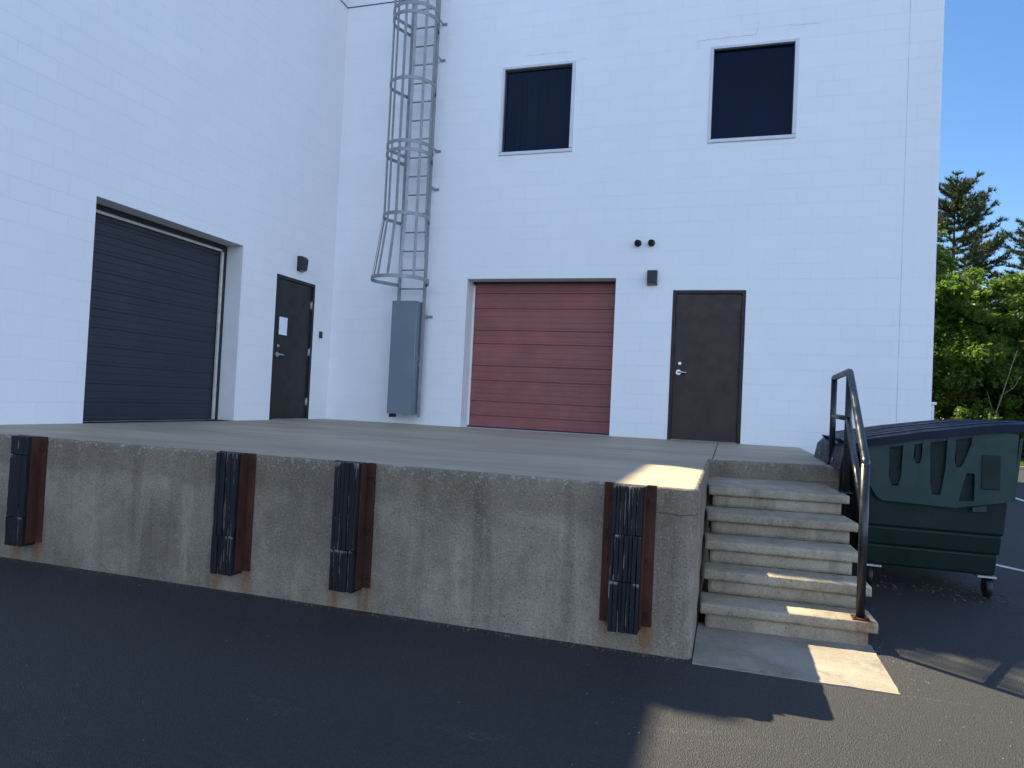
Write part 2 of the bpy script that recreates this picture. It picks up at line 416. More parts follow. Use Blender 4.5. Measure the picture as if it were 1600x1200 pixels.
mu = wt.nodes.new('ShaderNodeMath'); mu.operation = 'MULTIPLY'; wt.links.new(mr.outputs[0], mu.inputs[0]); wt.links.new(mr2.outputs[0], mu.inputs[1])
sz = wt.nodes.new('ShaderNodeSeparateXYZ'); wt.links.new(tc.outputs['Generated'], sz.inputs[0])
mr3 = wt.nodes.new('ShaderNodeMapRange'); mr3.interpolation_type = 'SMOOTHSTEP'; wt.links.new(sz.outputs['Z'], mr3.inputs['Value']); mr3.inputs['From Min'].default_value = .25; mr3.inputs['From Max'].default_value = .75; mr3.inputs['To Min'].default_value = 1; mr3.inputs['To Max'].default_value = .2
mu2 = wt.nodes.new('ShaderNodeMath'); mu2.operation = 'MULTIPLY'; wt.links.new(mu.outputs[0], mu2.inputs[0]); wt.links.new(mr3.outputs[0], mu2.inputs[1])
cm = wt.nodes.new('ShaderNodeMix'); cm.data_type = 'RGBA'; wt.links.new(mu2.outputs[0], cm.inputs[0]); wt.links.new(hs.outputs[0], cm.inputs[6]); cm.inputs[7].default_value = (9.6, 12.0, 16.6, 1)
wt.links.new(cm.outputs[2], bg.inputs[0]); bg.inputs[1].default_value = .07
sl = bpy.data.lights.new('sun', 'SUN'); so = bpy.data.objects.new('sun', sl); COL.objects.link(so)
sl.energy = 4.9; sl.angle = R(.53); sl.color = (1, .86, .60)
so.rotation_euler = SUN.to_track_quat('-Z', 'Y').to_euler(); so.location = (-8, 8, 16)
S.view_settings.view_transform = 'Standard'; S.view_settings.look = 'None'; S.view_settings.exposure = 1.46; S.view_settings.gamma = 1
S.cycles.max_bounces = 8; S.cycles.diffuse_bounces = 4; S.cycles.transparent_max_bounces = 8

# ------------------------------------------------------------------ ground
g = MB(); g.quad((-300, -300, ZG), (300, -300, ZG), (300, 600, ZG), (-300, 600, ZG))
tag(g.build('parking_lot', M['asphalt']), kind='structure')
g = MB(); g.box(-60, 90, 15.62, 15.76, ZG - .1, ZG + .11, .02)
g.build('kerb', M['pad']); tag(bpy.data.objects['kerb'], kind='structure')
g = MB(); g.quad((-60, 15.76, ZG + .09), (90, 15.76, ZG + .09), (90, 120, ZG + .6), (-60, 120, ZG + .6))
tag(g.build('verge', M['dirt']), kind='structure')
# concrete pad at the foot of the steps
g = MB()
xs = np.linspace(6.375, 7.41, 36); fr = [(x, -6.396 + .012 * noise.noise(Vector((x * 9, 0, 0))), ZG + .006) for x in xs]
ys = np.linspace(-6.396, -5.60, 26); rt = [(7.41 + .010 * noise.noise(Vector((0, y * 9, 3))), y, ZG + .006) for y in ys][1:]
top = fr + rt + [(6.375, -5.60, ZG + .006)]
vs = [g.bm.verts.new(p) for p in top]; g.bm.faces.new(vs)
lo_ = [g.bm.verts.new((p[0], p[1], ZG - .05)) for p in top]
for i in range(len(vs)): g.bm.faces.new((vs[i], vs[(i + 1) % len(vs)], lo_[(i + 1) % len(vs)], lo_[i]))
tag(g.build('pavement', M['pad']), kind='structure')
# worn bay lines
g = MB()
def line(a, b, wd):
    a = Vector(a); b = Vector(b); d = (b - a).normalized(); n = Vector((-d.y, d.x)) * wd / 2
    g.quad(*[(p.x, p.y, ZG + .004) for p in (a + n, b + n, b - n, a - n)])
line((8.62, -1.68), (9.9, -3.15), .09); line((11.86, 6.4), (11.78, 2.6), .10)
tag(g.build('bay_line', M['paint']), kind='structure')

# ------------------------------------------------------------------ the building
bld = thing('warehouse_building', (0, 0, 0), 'white painted block warehouse with two wings meeting behind the loading dock', 'building')
HT = 7.05; XR = 9.05; D = 13.5; YL = -13.0
def wall_holes(mb, ax, u0, u1, z0, z1, holes, depth):
    """wall face in the plane y=0 (ax 0) or x=0 (ax 1), with openings and their reveals"""
    P = (lambda u, z, d: (u, d, z)) if ax == 0 else (lambda u, z, d: (-d, u, z))
    us = sorted({u0, u1, *[h[0] for h in holes], *[h[1] for h in holes]}); zs = sorted({z0, z1, *[h[2] for h in holes], *[h[3] for h in holes]})
    for a, b in zip(us, us[1:]):
        for c, d in zip(zs, zs[1:]):
            if any(h[0] <= a and b <= h[1] and h[2] <= c and d <= h[3] for h in holes): continue
            mb.quad(P(a, c, 0), P(b, c, 0), P(b, d, 0), P(a, d, 0))
    for h in holes:
        dp = h[4]
        for (a, c), (b, d) in (((h[0], h[2]), (h[1], h[2])), ((h[1], h[2]), (h[1], h[3])), ((h[1], h[3]), (h[0], h[3])), ((h[0], h[3]), (h[0], h[2]))):
            mb.quad(P(a, c, 0), P(b, d, 0), P(b, d, dp), P(a, c, dp), mi=1)
RED = (2.4413, 4.8222, 0, 2.3687); BD = (5.6662, 6.6822, 0, 2.184)
W1 = (2.868, 4.056, 4.326, 5.746); W2 = (6.064, 7.261, 4.326, 5.746)
b = MB(); wall_holes(b, 0, 0, XR, ZG, HT, [(*RED, .34), (*BD, .08), (*W1, .09), (*W2, .09)], .3)
M['reveal'] = simple('reveal_paint', (.72, .72, .71), .7, 0, .04, 3)
tag(b.build('wall', [M['block_x'], M['reveal']], bld), 'rear wall with maroon roll door, brown door and two dark windows')
LG = (-4.6938, -2.3245, 0, 2.4228); LD = (-1.54, -.524, 0, 2.188)
b = MB(); wall_holes(b, 1, YL, 0, ZG, HT, [(*LG, .33), (*LD, .08)], .3)
tag(b.build('wall', [M['block_y'], M['reveal']], bld), 'side wall with charcoal garage door and charcoal door with paper')
# unseen sides, in the same block, and the roof deck
b = MB()
b.quad((XR, 0, ZG), (XR, D, ZG), (XR, D, HT), (XR, 0, HT)); b.quad((XR, D, ZG), (-14, D, ZG), (-14, D, HT), (XR, D, HT))
b.quad((-14, D, ZG), (-14, YL, ZG), (-14, YL, HT), (-14, D, HT)); b.quad((-14, YL, ZG), (0, YL, ZG), (0, YL, HT), (-14, YL, HT))
b.build('wall', M['block_y'], bld)
b = MB(); b.box(-13.8, -.2, YL + .2, D - .2, HT - .3, HT - .1); b.box(-.2, XR - .2, .2, D - .2, HT - .3, HT - .1)
b.build('roof', M['roofing'], bld)
# parapet: metal-clad band above the seam; unseen top stepped to place its shadow edges
b = MB()
b.box(.15, XR + .012, -.012, .3, HT + .012, 8.78); b.box(-.3, .15, -.012, .3, HT + .012, 8.36); b.box(-.3, .012, -1.8, -.012, HT + .012, 8.30)
b.box(-.3, .012, YL, -1.8, HT + .012, 7.78); b.box(XR - .3, XR + .012, .3, D, HT + .012, 8.78)
par = b.build('parapet', M['fascia'], bld)
b = MB(); b.box(.010, XR, -.008, .02, HT, HT + .012); b.box(-.02, .008, YL, .01, HT, HT + .012); b.build('flashing_seam', M['black'], par)
# cracks in the painted mortar over the windows
def crack(pts, wd=.006):
    c = MB(); out = []
    for (x0, z0), (x1, z1) in zip(pts, pts[1:]):
        n = max(2, int(math.hypot(x1 - x0, z1 - z0) / .04))
        for i in range(n): out.append((x0 + (x1 - x0) * i / n, z0 + (z1 - z0) * i / n))
    out.append(pts[-1])
    o2 = [(x + random.uniform(-1, 1) * .007, z + random.uniform(-1, 1) * .007) for x, z in out]
    for (x0, z0), (x1, z1) in zip(o2, o2[1:]):
        d = Vector((x1 - x0, z1 - z0)).normalized(); w_ = wd * random.uniform(.3, 1.1)
        n = Vector((-d.y, d.x)) * w_ / 2
        c.quad((x0 + n.x, -.003, z0 + n.y), (x1 + n.x, -.003, z1 + n.y), (x1 - n.x, -.003, z1 - n.y), (x0 - n.x, -.003, z0 - n.y))
    c.build('mortar_crack', M['crack'], bld)
crack([(5.89, 5.73), (5.88, 5.85), (6.25, 5.86), (6.68, 5.86), (6.70, 6.04)]); crack([(7.10, 5.97), (7.2, 5.93), (7.5, 5.93)]); crack([(3.18, 5.89), (3.6, 5.90), (4.0, 5.89)], .004); crack([(4.08, 5.76), (4.22, 5.76)], .004); crack([(2.72, 5.77), (2.86, 5.76)], .003)

# sectional doors -----------------------------------------------------------
def ribbed(seams, z_top, ax, u0, u1, d, mat, name, lab, extra, sd=.014):
    """door leaf whose face steps back at every seam; fine ribs between"""
    P = (lambda u, z, dd: (u, dd, z)) if ax == 0 else (lambda u, z, dd: (-dd, u, z))
    prof = []; zs = sorted(seams + [0.012, z_top])
    for a, c in zip(zs, zs[1:]):
        prof += [(a + .001, d + sd), (a + .009, d)]
        k = max(2, int((c - a) / .04))
        for i in range(1, k):
            zc = a + (c - a) * i / k
            if i % 2: prof += [(zc - .006, d), (zc, d + .0035), (zc + .006, d)]
        prof += [(c - .009, d), (c - .001, d + sd)]
    mb = MB()
    nx = 24
    rows = [[mb.bm.verts.new(P(u0 + (u1 - u0) * i / nx, z, dd + .003 * noise.noise(Vector((i * .5, z * 2, ax * 7))))) for i in range(nx + 1)] for z, dd in prof]
    for A, B in zip(rows, rows[1:]):
        for i in range(nx): mb.bm.faces.new((A[i], A[i + 1], B[i + 1], B[i]))
    o = mb.build(name, mat, bld); tag(o, lab)
    for nm, mt, boxes in extra:
        q = MB()
        for bx in boxes: q.box(*bx)
        q.build(nm, mt, o)
    return o
ribbed([.196, .429, .768, 1.005, 1.363, 1.581, 1.934, 2.18], 2.36, 0, 2.46, 4.81, .31, M['red'], 'garage_door', 'faded maroon ribbed sectional door, closed',
       [('bottom_seal', M['black'], [(2.45, 4.815, .295, .33, .001, .016)]), ('door_track', M['reveal'], [(2.4433, 2.475, .285, .305, .03, 2.31)]),
        ('head_seal', M['black'], [(2.45, 4.815, .28, .30, 2.335, 2.366)])])
ribbed([.21, .42, .63, .84, 1.05, 1.26, 1.47, 1.68, 1.89, 2.10, 2.27], 2.38, 1, -4.69, -2.345, .31, M['navy'], 'garage_door', 'charcoal ribbed sectional door with cream edge strip, closed',
       [('weather_strip', M['seal'], [(-.295, -.27, -2.415, -2.375, .01, 2.352), (-.295, -.27, -4.69, -2.376, 2.325, 2.355)]),
        ('jamb_gap', M['black'], [(-.32, -.262, -2.375, -2.3265, .004, 2.41), (-.32, -.262, -4.69, -2.375, 2.357, 2.42)])], .006)  # dark gap beside the strip, its shade put in as black boxes
# hinged doors ---------------------------------------------------------------
def man_door(ax, u0, u1, h, mat_leaf_, mat_frame, lab, hinge_mat, handle_u, flip):
    P = (lambda u0, u1, d0, d1, z0, z1: (u0, u1, d0, d1, z0, z1)) if ax == 0 else (lambda u0, u1, d0, d1, z0, z1: (-d1, -d0, u0, u1, z0, z1))
    def pt(u, d, z): return (u, d, z) if ax == 0 else (-d, u, z)
    fw = .05
    q = MB(); q.box(*P(u0 + fw + .003, u1 - fw - .003, .024, .068, .012, h - fw - .003), bev=.002); o = q.build('door', mat_leaf_, bld); tag(o, lab)
    q = MB(); q.box(*P(u0 + .001, u0 + fw, -.004, .079, .001, h - .001), bev=.003); q.box(*P(u1 - fw, u1 - .001, -.004, .079, .001, h - .001), bev=.003)
    q.box(*P(u0 + fw, u1 - fw, -.003, .079, h - fw, h - .001), bev=.003); q.box(*P(u0 + fw, u1 - fw, .07, .08, .01, h - fw))
    q.build('door_frame', mat_frame, o)
    q = MB(); q.box(*P(u0 + fw, u1 - fw, -.012, .075, .001, .013), bev=.003); q.build('threshold', M['zinc'] if ax else M['pad'], o)
    for z in (.28, 1.08, 1.84):
        q = MB(); uu = u1 - fw
        q.tube([pt(uu, .012, z - .06), pt(uu, .012, z + .06)], .011, 10); q.tube([pt(uu, .012, z - .068), pt(uu, .012, z + .068)], .006, 8)
        q.box(*P(uu - .03, uu + .028, .016, .024, z - .056, z + .056)); q.build('hinge', hinge_mat, o)
    hu = u0 + fw + .075
    q = MB(); q.tube([pt(hu, .024, .985), pt(hu, .008, .985)], .038, 20); q.tube([pt(hu, .01, .985), pt(hu, -.035, .985)], .013, 12)
    q.tube([pt(hu - .012, -.035, .985), pt(hu + .05, -.037, .987), pt(hu + .115, -.028, .982)], .011, 10, rr=[.012, .011, .008]); q.build('lever_handle', M['chrome'], o)
    q = MB(); q.tube([pt(hu + .012, .024, 1.115), pt(hu + .012, .004, 1.115)], .026, 18, rr=[.026, .022]); q.box(*P(hu + .004, hu + .020, -.001, .005, 1.111, 1.119)); q.build('deadbolt', M['chrome'], o)
    q = MB(); q.box(*P(u0 + fw + .001, u0 + fw + .006, .012, .024, .9, 1.17)); q.build('strike_gap', M['black'], o)
    return o
man_door(0, BD[0], BD[1], BD[3], M['brown'], M['brown_frame'], 'plain dark brown steel door with silver lever', M['brown_frame'], None, 0)
ld = man_door(1, LD[0], LD[1], LD[3], M['charcoal'], M['charcoal'], 'charcoal steel door with white paper taped on it', M['zinc'], None, 0)
q = MB(); q.box(-.022, -.0205, -1.075, -1.035, 1.31, 1.50); q.build('warning_strip', M['brown_frame'], ld)
# windows --------------------------------------------------------------------
def window(W, lab, blind):
    x0, x1, z0, z1 = W
    q = MB(); q.box(x0 + .012, x1 - .012, .066, .074, z0 + .02, z1 - .012)
    o = q.build('window', M['glass'] if not blind else M['blind'], bld); tag(o, lab)
    q = MB(); f = .04
    q.box(x0 + .001, x0 + f, -.012, .06, z0 + .061, z1 - .001, .004); q.box(x1 - f - .012, x1 - .001, -.012, .06, z0 + .061, z1 - .001, .004)
    q.box(x0 + f, x1 - f - .012, -.011, .06, z1 - f, z1 - .001, .004); q.build('window_frame', M['alu'], o)
    q = MB(); q.prism([(-.022, z0 + .001), (.065, z0 + .001), (.065, z0 + .06), (-.006, z0 + .055), (-.022, z0 + .03)], x0 + .001, x1 - .001, 'x', .003); q.build('window_sill', M['alu'], o)
    q = MB(); k = .03 if blind else .012  # black gasket, widened on the blind window to paint its inner shadow
    q.box(x0 + f, x0 + f + k, .035, .064, z0 + .055, z1 - f); q.box(x1 - f - .026, x1 - f - .012, .035, .064, z0 + .055, z1 - f); q.box(x0 + f + k, x1 - f - .026, .035, .064, z1 - f - .03 if blind else z1 - f - .015, z1 - f); q.box(x0 + f + k, x1 - f - .026, .036, .064, z0 + .055, z0 + .068)
    q.build('gasket_and_shadow', M['black'], o)
window(W1, 'dark window with vertical blinds behind the glass', True); window(W2, 'dark navy tinted window', False)

# paper on the charcoal door
q = MB()
n = 6
rows = [[q.bm.verts.new((-.018 + .004 * noise.noise(Vector((i, j, 0)) * .7) + (.003 if j in (0, n) else 0), -1.40 + .205 * i / n, 1.29 + .27 * j / n)) for i in range(n + 1)] for j in range(n + 1)]
for A, B in zip(rows, rows[1:]):
    for i in range(n): q.bm.faces.new((A[i], A[i + 1], B[i + 1], B[i]))
tag(q.build('paper_notice', M['paper'], base=(-.018, -1.3, 1.29)), 'blank-looking white sheet of paper taped to the charcoal door', 'paper notice')

# ------------------------------------------------------------------ wall fittings
def wall_lamp(ax, u, z0, z1, lab):
    base = (u, 0, (z0 + z1) / 2) if ax == 0 else (0, u, (z0 + z1) / 2)
    t = thing('wall_lamp', base, lab, 'wall lamp', 'box lamps beside the doors')
    wd = .074
    def prism(mb, poly, a, b, bev):  # poly = (distance out, z)
        if ax == 0: mb.prism([(-d, z) for d, z in poly], a, b, 'x', bev)
        else: mb.prism([(d, z) for d, z in poly], a, b, 'y', bev)
    q = MB(); prism(q, [(0.001, z0), (.03, z0), (.03, z1), (0.001, z1)], u - wd, u + wd, .004); q.build('back_plate', M['lamp'], t)
    q = MB(); prism(q, [(.03, z0 + .012), (.098, z0 + .03), (.112, z1 - .05), (.085, z1 - .006), (.03, z1 - .003)], u - wd + .005, u + wd - .005, .006); q.build('housing', M['lamp'], t)
    q = MB(); prism(q, [(.034, z0 + .001), (.092, z0 + .012), (.092, z0 + .026), (.034, z0 + .012)], u - wd + .014, u + wd - .014, .002); q.build('lens', M['lens'], t)
wall_lamp(0, 5.36, 2.254, 2.472, 'small dark box lamp between the maroon roll door and the brown door')
wall_lamp(1, -.985, 2.32, 2.555, 'small dark box lamp on the side wall above the charcoal door')
for x, lab in ((5.126, 'left one of two black round vent caps above the box lamp'), (5.324, 'right one of two black round vent caps above the box lamp')):
    t = thing('vent_cap', (x, 0, 2.884), lab, 'vent cap', 'round vent caps on the rear wall')
    q = MB(); q.tube([(x, -.001, 2.884), (x, -.03, 2.884), (x, -.075, 2.878), (x, -.095, 2.868)], .042, 18, rr=[.044, .042, .044, .040]); q.build('pipe_hood', M['black'], t)
    q = MB(); q.tube([(x, -.0005, 2.884), (x, -.008, 2.884)], .053, 20); q.build('flange', M['lamp'], t)
t = thing('card_reader', (0, -.31, 1.397), 'small black card reader on the side wall right of the charcoal door', 'card reader')
q = MB(); q.box(.001, .026, -.345, -.272, 1.34, 1.45, .008); q.build('housing', M['black'], t)
q = MB(); q.box(.026, .029, -.328, -.289, 1.405, 1.435, .001); q.build('reader_face', M['lens'], t)

# ------------------------------------------------------------------ loading dock
BUMP = [1.235, 3.125, 4.045, 5.84]
def dock():
    mb = MB(); bm = mb.bm; rl = bm.verts.layers.float.new('rust')
    path = []
    corners = [(-.25, -6.343), (6.368, -6.343), (6.366, -3.66), (7.50, -3.44), (7.47, .02)]
    def seg(a, b, st):
        n = max(1, int(math.hypot(b[0] - a[0], b[1] - a[1]) / st)); return [(a[0] + (b[0] - a[0]) * i / n, a[1] + (b[1] - a[1]) * i / n) for i in range(n)]
    for a, b, st in zip(corners, corners[1:], (.02, .02, .02, .05)): path += seg(a, b, st)
    path.append(corners[-1])
    N = len(path); nrm = []
    for i in range(N):
        a = Vector(path[max(i - 1, 0)]); c = Vector(path[min(i + 1, N - 1)]); d = c - a
        n = Vector((d.y, -d.x)).normalized()
        p = Vector(path[i]); ang = 1
        a1 = (p - a); c1 = (c - p)
        if a1.length > 0 and c1.length > 0: ang = max(.4, math.sqrt(max(0, (1 + a1.normalized().dot(c1.normalized())) / 2)))
        nrm.append(n / ang)
    convex = [min(range(N), key=lambda i: (Vector(path[i]) - Vector(c)).length) for c in (corners[1], corners[3])]
    arc_d = lambda i, ck: (Vector(path[i]) - Vector(path[ck])).length
    zr = [ZG - .06] + list(np.linspace(ZG, -.03, 30)) ; rc = .022
    prof = [(0, z) for z in zr] + [(rc * (1 - math.cos(k)), -rc * (1 - math.sin(k)) ) for k in (R(20), R(45), R(70), R(90))] + [(.05, 0), (.09, 0)]
    rings = []
    for i in range(N):
        p = Vector(path[i]); ring = []
        for ins, z in prof:
            q = p - nrm[i] * ins
            for ck in convex:
                if arc_d(i, ck) < ins * 1.25: q = Vector(path[ck]) - nrm[ck] * ins
            v3 = Vector((q.x, q.y, z)); e = 1 if z > -.035 and ins < .05 else .25
            if ins >= .05: amp = 0
            else: amp = .0045 * e * noise.noise(v3 * 17) + .003 * e * noise.noise(v3 * 45) + .0015 * noise.noise(v3 * 5)
            ch = max(0, noise.noise(v3 * 9 + Vector((4, 2, 8))) - .30) * .05 if e == 1 else 0
            cx = math.hypot(v3.x - 6.368, v3.y + 6.343)
            if cx < .03 and z < 0 and ins < .03: amp -= .010 + .006 * noise.noise(Vector((0, 0, z * 14)))
            o = v3 + Vector((nrm[i].x, nrm[i].y, 0)) * (amp - ch)
            if ins < .05 and e == 1: o.z -= ch * .6
            v = bm.verts.new(o); ru = 0
            if abs(v3.y + 6.343) < .02 and z < -.74:
                for bx in BUMP:
                    for cxx in (bx + .035, bx + .265): ru = max(ru, math.exp(-((v3.x - cxx) / .042) ** 2))
                ru *= min(1, (-.74 - z) / .04) * (1 - .45 * max(0, (-.82 - z) / .136))
            v[rl] = ru; ring.append(v)
        rings.append(ring)
    for A, B in zip(rings, rings[1:]):
        for k in range(len(prof) - 1):
            f = bm.faces.new((A[k], B[k], B[k + 1], A[k + 1])); f.smooth = True; f.material_index = 1 if k >= len(prof) - 3 else 0
    loop = []
    for p in [r_[-1].co.copy() for r_ in rings] + [Vector((-.25, .02, 0))]:
        if not loop or (p - loop[-1]).length > 1e-4: loop.append(p)
    from mathutils.geometry import tessellate_polygon
    tv = [bm.verts.new(p) for p in loop]
    for tri in tessellate_polygon([[Vector((p.x, p.y, 0)) for p in loop]]):
        f = bm.faces.new([tv[k] for k in tri]); f.material_index = 1
    o = mb.build('loading_dock', [M['face'], M['floor']], base=(3, -3, ZG))
    return tag(o, 'stained grey concrete loading dock slab along the white walls', 'loading dock')
dock()

# ------------------------------------------------------------------ precast steps
st = thing('concrete_steps', (6.9, -4.9, ZG), 'five weathered precast concrete steps beside the dock with dark side gaps', 'steps')
YN = [(-4.574, -4.44), (-4.924, -4.79), (-5.21, -5.13), (-5.441, -5.40), (-5.717, -5.66)]
rz = .1593
for k in range(5):
    zt = -rz * (k + 1); y_f = (YN[k][0] + YN[k][1]) / 2; y_b = -3.46 if k == 0 else (YN[k - 1][0] + YN[k - 1][1]) / 2 + .05
    x0 = 6.385 + random.uniform(-.004, .006); x1 = 7.44 + (0, .012, -.02, .004, .0)[k]
    rot = Matrix.Translation((6.9, y_f, 0)) @ Matrix.Rotation(math.atan2(YN[k][1] - YN[k][0], 1.06) * .8, 4, 'Z') @ Matrix.Translation((-6.9, -y_f, 0))
    mb = MB(); mb.add(rough_box(x0, x1, y_f, y_b, zt - .066, zt, .018, .008, .004, k * 5 + 1), rot); mb.build('tread', M['step'], st)
    mb = MB(); mb.add(rough_box(x0 + .035, x1 - .05, y_f + .030, y_f + .30, zt - rz - (.03 if k == 4 else -.001), zt - .0655, .03, .006, .003, k * 7 + 2), rot); mb.build('riser', M['step'], st)

# ------------------------------------------------------------------ handrail
P1 = Vector((7.448, -3.273, 0)); P2 = Vector((7.437, -4.235, -rz)); P3 = Vector((7.345, -5.60, -5 * rz))
hr = thing('handrail', (7.42, -4.4, -rz), 'black pipe handrail with a middle rail down the right side of the steps', 'handrail')
T1 = Vector((P1.x, P1.y, .815)); T2 = Vector((P2.x, P2.y, .822)); T3 = Vector((P3.x, P3.y, .175)); pr = .0265
def bent(a, b, c, r=.05, n=5):
    d1 = (a - b).normalized(); d2 = (c - b).normalized(); s_ = b + d1 * r; e = b + d2 * r
    return [(s_ * (1 - t) ** 2 + b * 2 * t * (1 - t) + e * t * t) for t in [i / n for i in range(n + 1)]]
q = MB(); q.tube([P1 + Vector((0, 0, .006)), T1 - Vector((0, 0, .02))], pr, 16); q.build('post', M['rail'], hr)
q = MB(); q.tube([P2 + Vector((0, 0, .006)), T2 - Vector((0, 0, .01))], pr, 16); q.build('post', M['rail'], hr)
q = MB(); q.tube([P3 + Vector((0, 0, .006)), T3 - Vector((0, 0, .01))], pr, 16); q.build('post', M['rail'], hr)
q = MB(); q.tube([T1 - Vector((0, 0, .022))] + bent(T1 - Vector((0, 0, .02)), T1, T2, .02) + bent(T1, T2, T3, .05) + bent(T2, T3, P3, .022) + [T3 - Vector((0, 0, .03))], pr, 16); q.build('top_rail', M['rail'], hr)
m1 = Vector((P1.x, P1.y, .455)); m2 = Vector((P2.x, P2.y, .44)); m3 = Vector((P3.x, P3.y, -.175))
q = MB(); q.tube([m1, m2], .021, 14); q.tube([m2, m3], .023, 14); q.build('middle_rail', M['rail'], hr)
for P, mt in ((P2, 'rail'), (P3, 'rust'), (P1, 'rail')):
    q = MB(); q.box(P.x - .05, P.x + .05, P.y - .05, P.y + .05, P.z + .001, P.z + .009, .002)
    for a in (-1, 1): q.tube([(P.x + .034 * a, P.y + .034 * a, P.z + .008), (P.x + .034 * a, P.y + .034 * a, P.z + .02)], .007, 8)
    o = q.build('base_plate', M[mt], hr)
    if mt == 'rust': tag(o, 'rusty base plate of the lowest post')

# ------------------------------------------------------------------ dock bumpers
def bumper(x0, style, lab, seed):
    rnd = random.Random(seed); w_ = .30; zt = .006 if style != 0 else .012; zb = -.80
    t = thing('dock_bumper', (x0 + w_ / 2, -6.343, zb), lab, 'dock bumper', 'rubber bumpers along the dock face')
    yf = -6.346
    for a, s_ in ((x0, 1), (x0 + w_, -1)):
        q = MB(); e = a + s_ * .054
        q.box(min(a, e), max(a, e), yf - .010, yf, zb, zt, .0015)
        e2 = e + s_ * .010; q.box(min(e, e2), max(e, e2), yf - .085, yf, zb, zt - .004, .0015)
        ang = q.build('steel_angle', M['rust'], t)
        for z in (zt - .09, (zt + zb) / 2 - .03, zb + .07):
            q = MB(); cx = a + s_ * .027
            q.tube([(cx, yf - .010, z), (cx, yf - .017, z)], .016, 14); q.tube([(cx, yf - .016, z), (cx, yf - .028, z)], .010, 6); q.build('bolt', M['rust'], ang)
    xa, xb = x0 + .0645, x0 + w_ - .0645
    q = MB(); fl = q.bm.verts.layers.float.new('fray')
    if style == 'block': rows = [(zt, -.13), (-.135, -.60), (-.605, zb - .02)]; ns = 4
    elif style == 'rows': rows = [(zt - .005, -.27), (-.275, -.535), (-.54, zb - .02)]; ns = 7
    else: rows = [(zt, -.55), (-.555, zb - .015)]; ns = 7
    for ri, (z1, z0) in enumerate(rows):
        xs = [xa]; 
        for i in range(ns): xs.append(xs[-1] + rnd.uniform(.7, 1.3))
        sc_ = (xb - xa) / (xs[-1] - xa); xs = [xa + (x - xa) * sc_ for x in xs]
        rnd_fray = [rnd.random() < .6 for _ in range(ns)]
        for i in range(ns):
            dep = .116 + (rnd.uniform(-.006, .004) if style == 'block' else rnd.choice([0, .003, -.006, -.010, .002])) + ri * .002
            a, c = xs[i] + .0008, xs[i + 1] - .0008; nz = 14
            cols = [(a, yf), (a, yf - dep + .004), (a + .0025, yf - dep - .001), (a + .006, yf - dep), (c - .003, yf - dep), (c, yf - dep + .004), (c, yf)]
            rr_ = []
            for k in range(nz + 1):
                z = z1 + (z0 - z1) * k / nz; wob = .0022 * noise.noise(Vector((i * 3.1 + seed, ri * 2, z * 9))) ; db = .003 * noise.noise(Vector((i * 5 + seed, 3, z * 6)))
                ring = []
                for ci, (x, y) in enumerate(cols):
                    v = q.bm.verts.new((x + (wob if ci not in (0, 6) else 0), y + (db if 0 < ci < 6 else 0), z)); v[fl] = 1.0 if ci in (1, 2) and rnd_fray[i] else (.9 if k == 0 and ci in (2, 3, 4) else 0)
                    ring.append(v)
                rr_.append(ring)
            for A, B in zip(rr_, rr_[1:]):
                for k in range(6): q.bm.faces.new((A[k], A[k + 1], B[k + 1], B[k]))
            q.bm.faces.new(rr_[0]); q.bm.faces.new(rr_[-1][::-1])
    q.build('rubber_pad', M['rubber'], t)
    if style == 'block':                                   # loose bent wire near the top
        q = MB(); y = yf - .114; xc = (xa + xb) / 2 + .01
        q.tube([(xc - .012, y, -.02), (xc - .014, y, -.075)] + [(xc + .013 * math.cos(k), y, -.085 + .016 * math.sin(k)) for k in (R(180), R(225), R(270), R(315), R(360))] + [(xc + .013, y, -.055)], .0022, 6); q.build('wire_staple', M['zinc'], t)
bumper(BUMP[0], 'block', 'broad black rubber dock bumper with a bent wire near its top, leftmost', 1)
bumper(BUMP[1], 'slats', 'ridged dock bumper second from left, below the charcoal garage door end', 2)
bumper(BUMP[2], 'slats', 'ridged dock bumper third from left, below the ladder and maroon door', 3)
bumper(BUMP[3], 'rows', 'frayed dock bumper in three stacked rows next to the steps', 4)

# ------------------------------------------------------------------ caged ladder
LX0, LX1, LY = 1.335, 1.785, -.17
ld_ = thing('caged_ladder', (1.56, -.17, .1), 'grey steel wall ladder in a safety cage with a locked sheet gate', 'ladder')
ZT = 9.7
for x in (LX0, LX1):
    q = MB(); q.box(x - .016, x + .016, LY - .034, LY + .034, .12, ZT, .002); q.build('rail', M['steel'], ld_)
z = .35; k = 0
while z < 8.75:
    q = MB(); q.tube([(LX0 + .012, LY, z), (LX1 - .012, LY, z)], .0125, 8); q.build('rung', M['steel'], ld_); z += .305
def hoop_pts(rx, rad, yoff):
    cx = (LX0 + LX1) / 2; pts = [(LX1 + .014, LY + .02), (LX1 + .014 + (rad - .26) * .35, LY - .06)]
    cy = LY - .06 - yoff
    for a in np.linspace(8, -188, 30): pts.append((cx + rad * math.cos(R(a)), cy + rad * math.sin(R(a))))
    pts += [(LX0 - .014 - (rad - .26) * .35, LY - .06), (LX0 - .014, LY + .02)]
    return pts
HZ = [2.24, 3.24, 4.215, 4.345, 5.32, 6.345, 6.48, 7.45, 8.45, 8.58, 9.5]
RAD = .365; RF = .455
for z in HZ:
    rad, yo = (RF, .36) if z == 2.24 else (RAD, .27)
    q = MB(); q.strip([(x, y, z) for x, y in hoop_pts(0, rad, yo)], .055, .008); q.build('hoop', M['steel'], ld_)
cxm = (LX0 + LX1) / 2
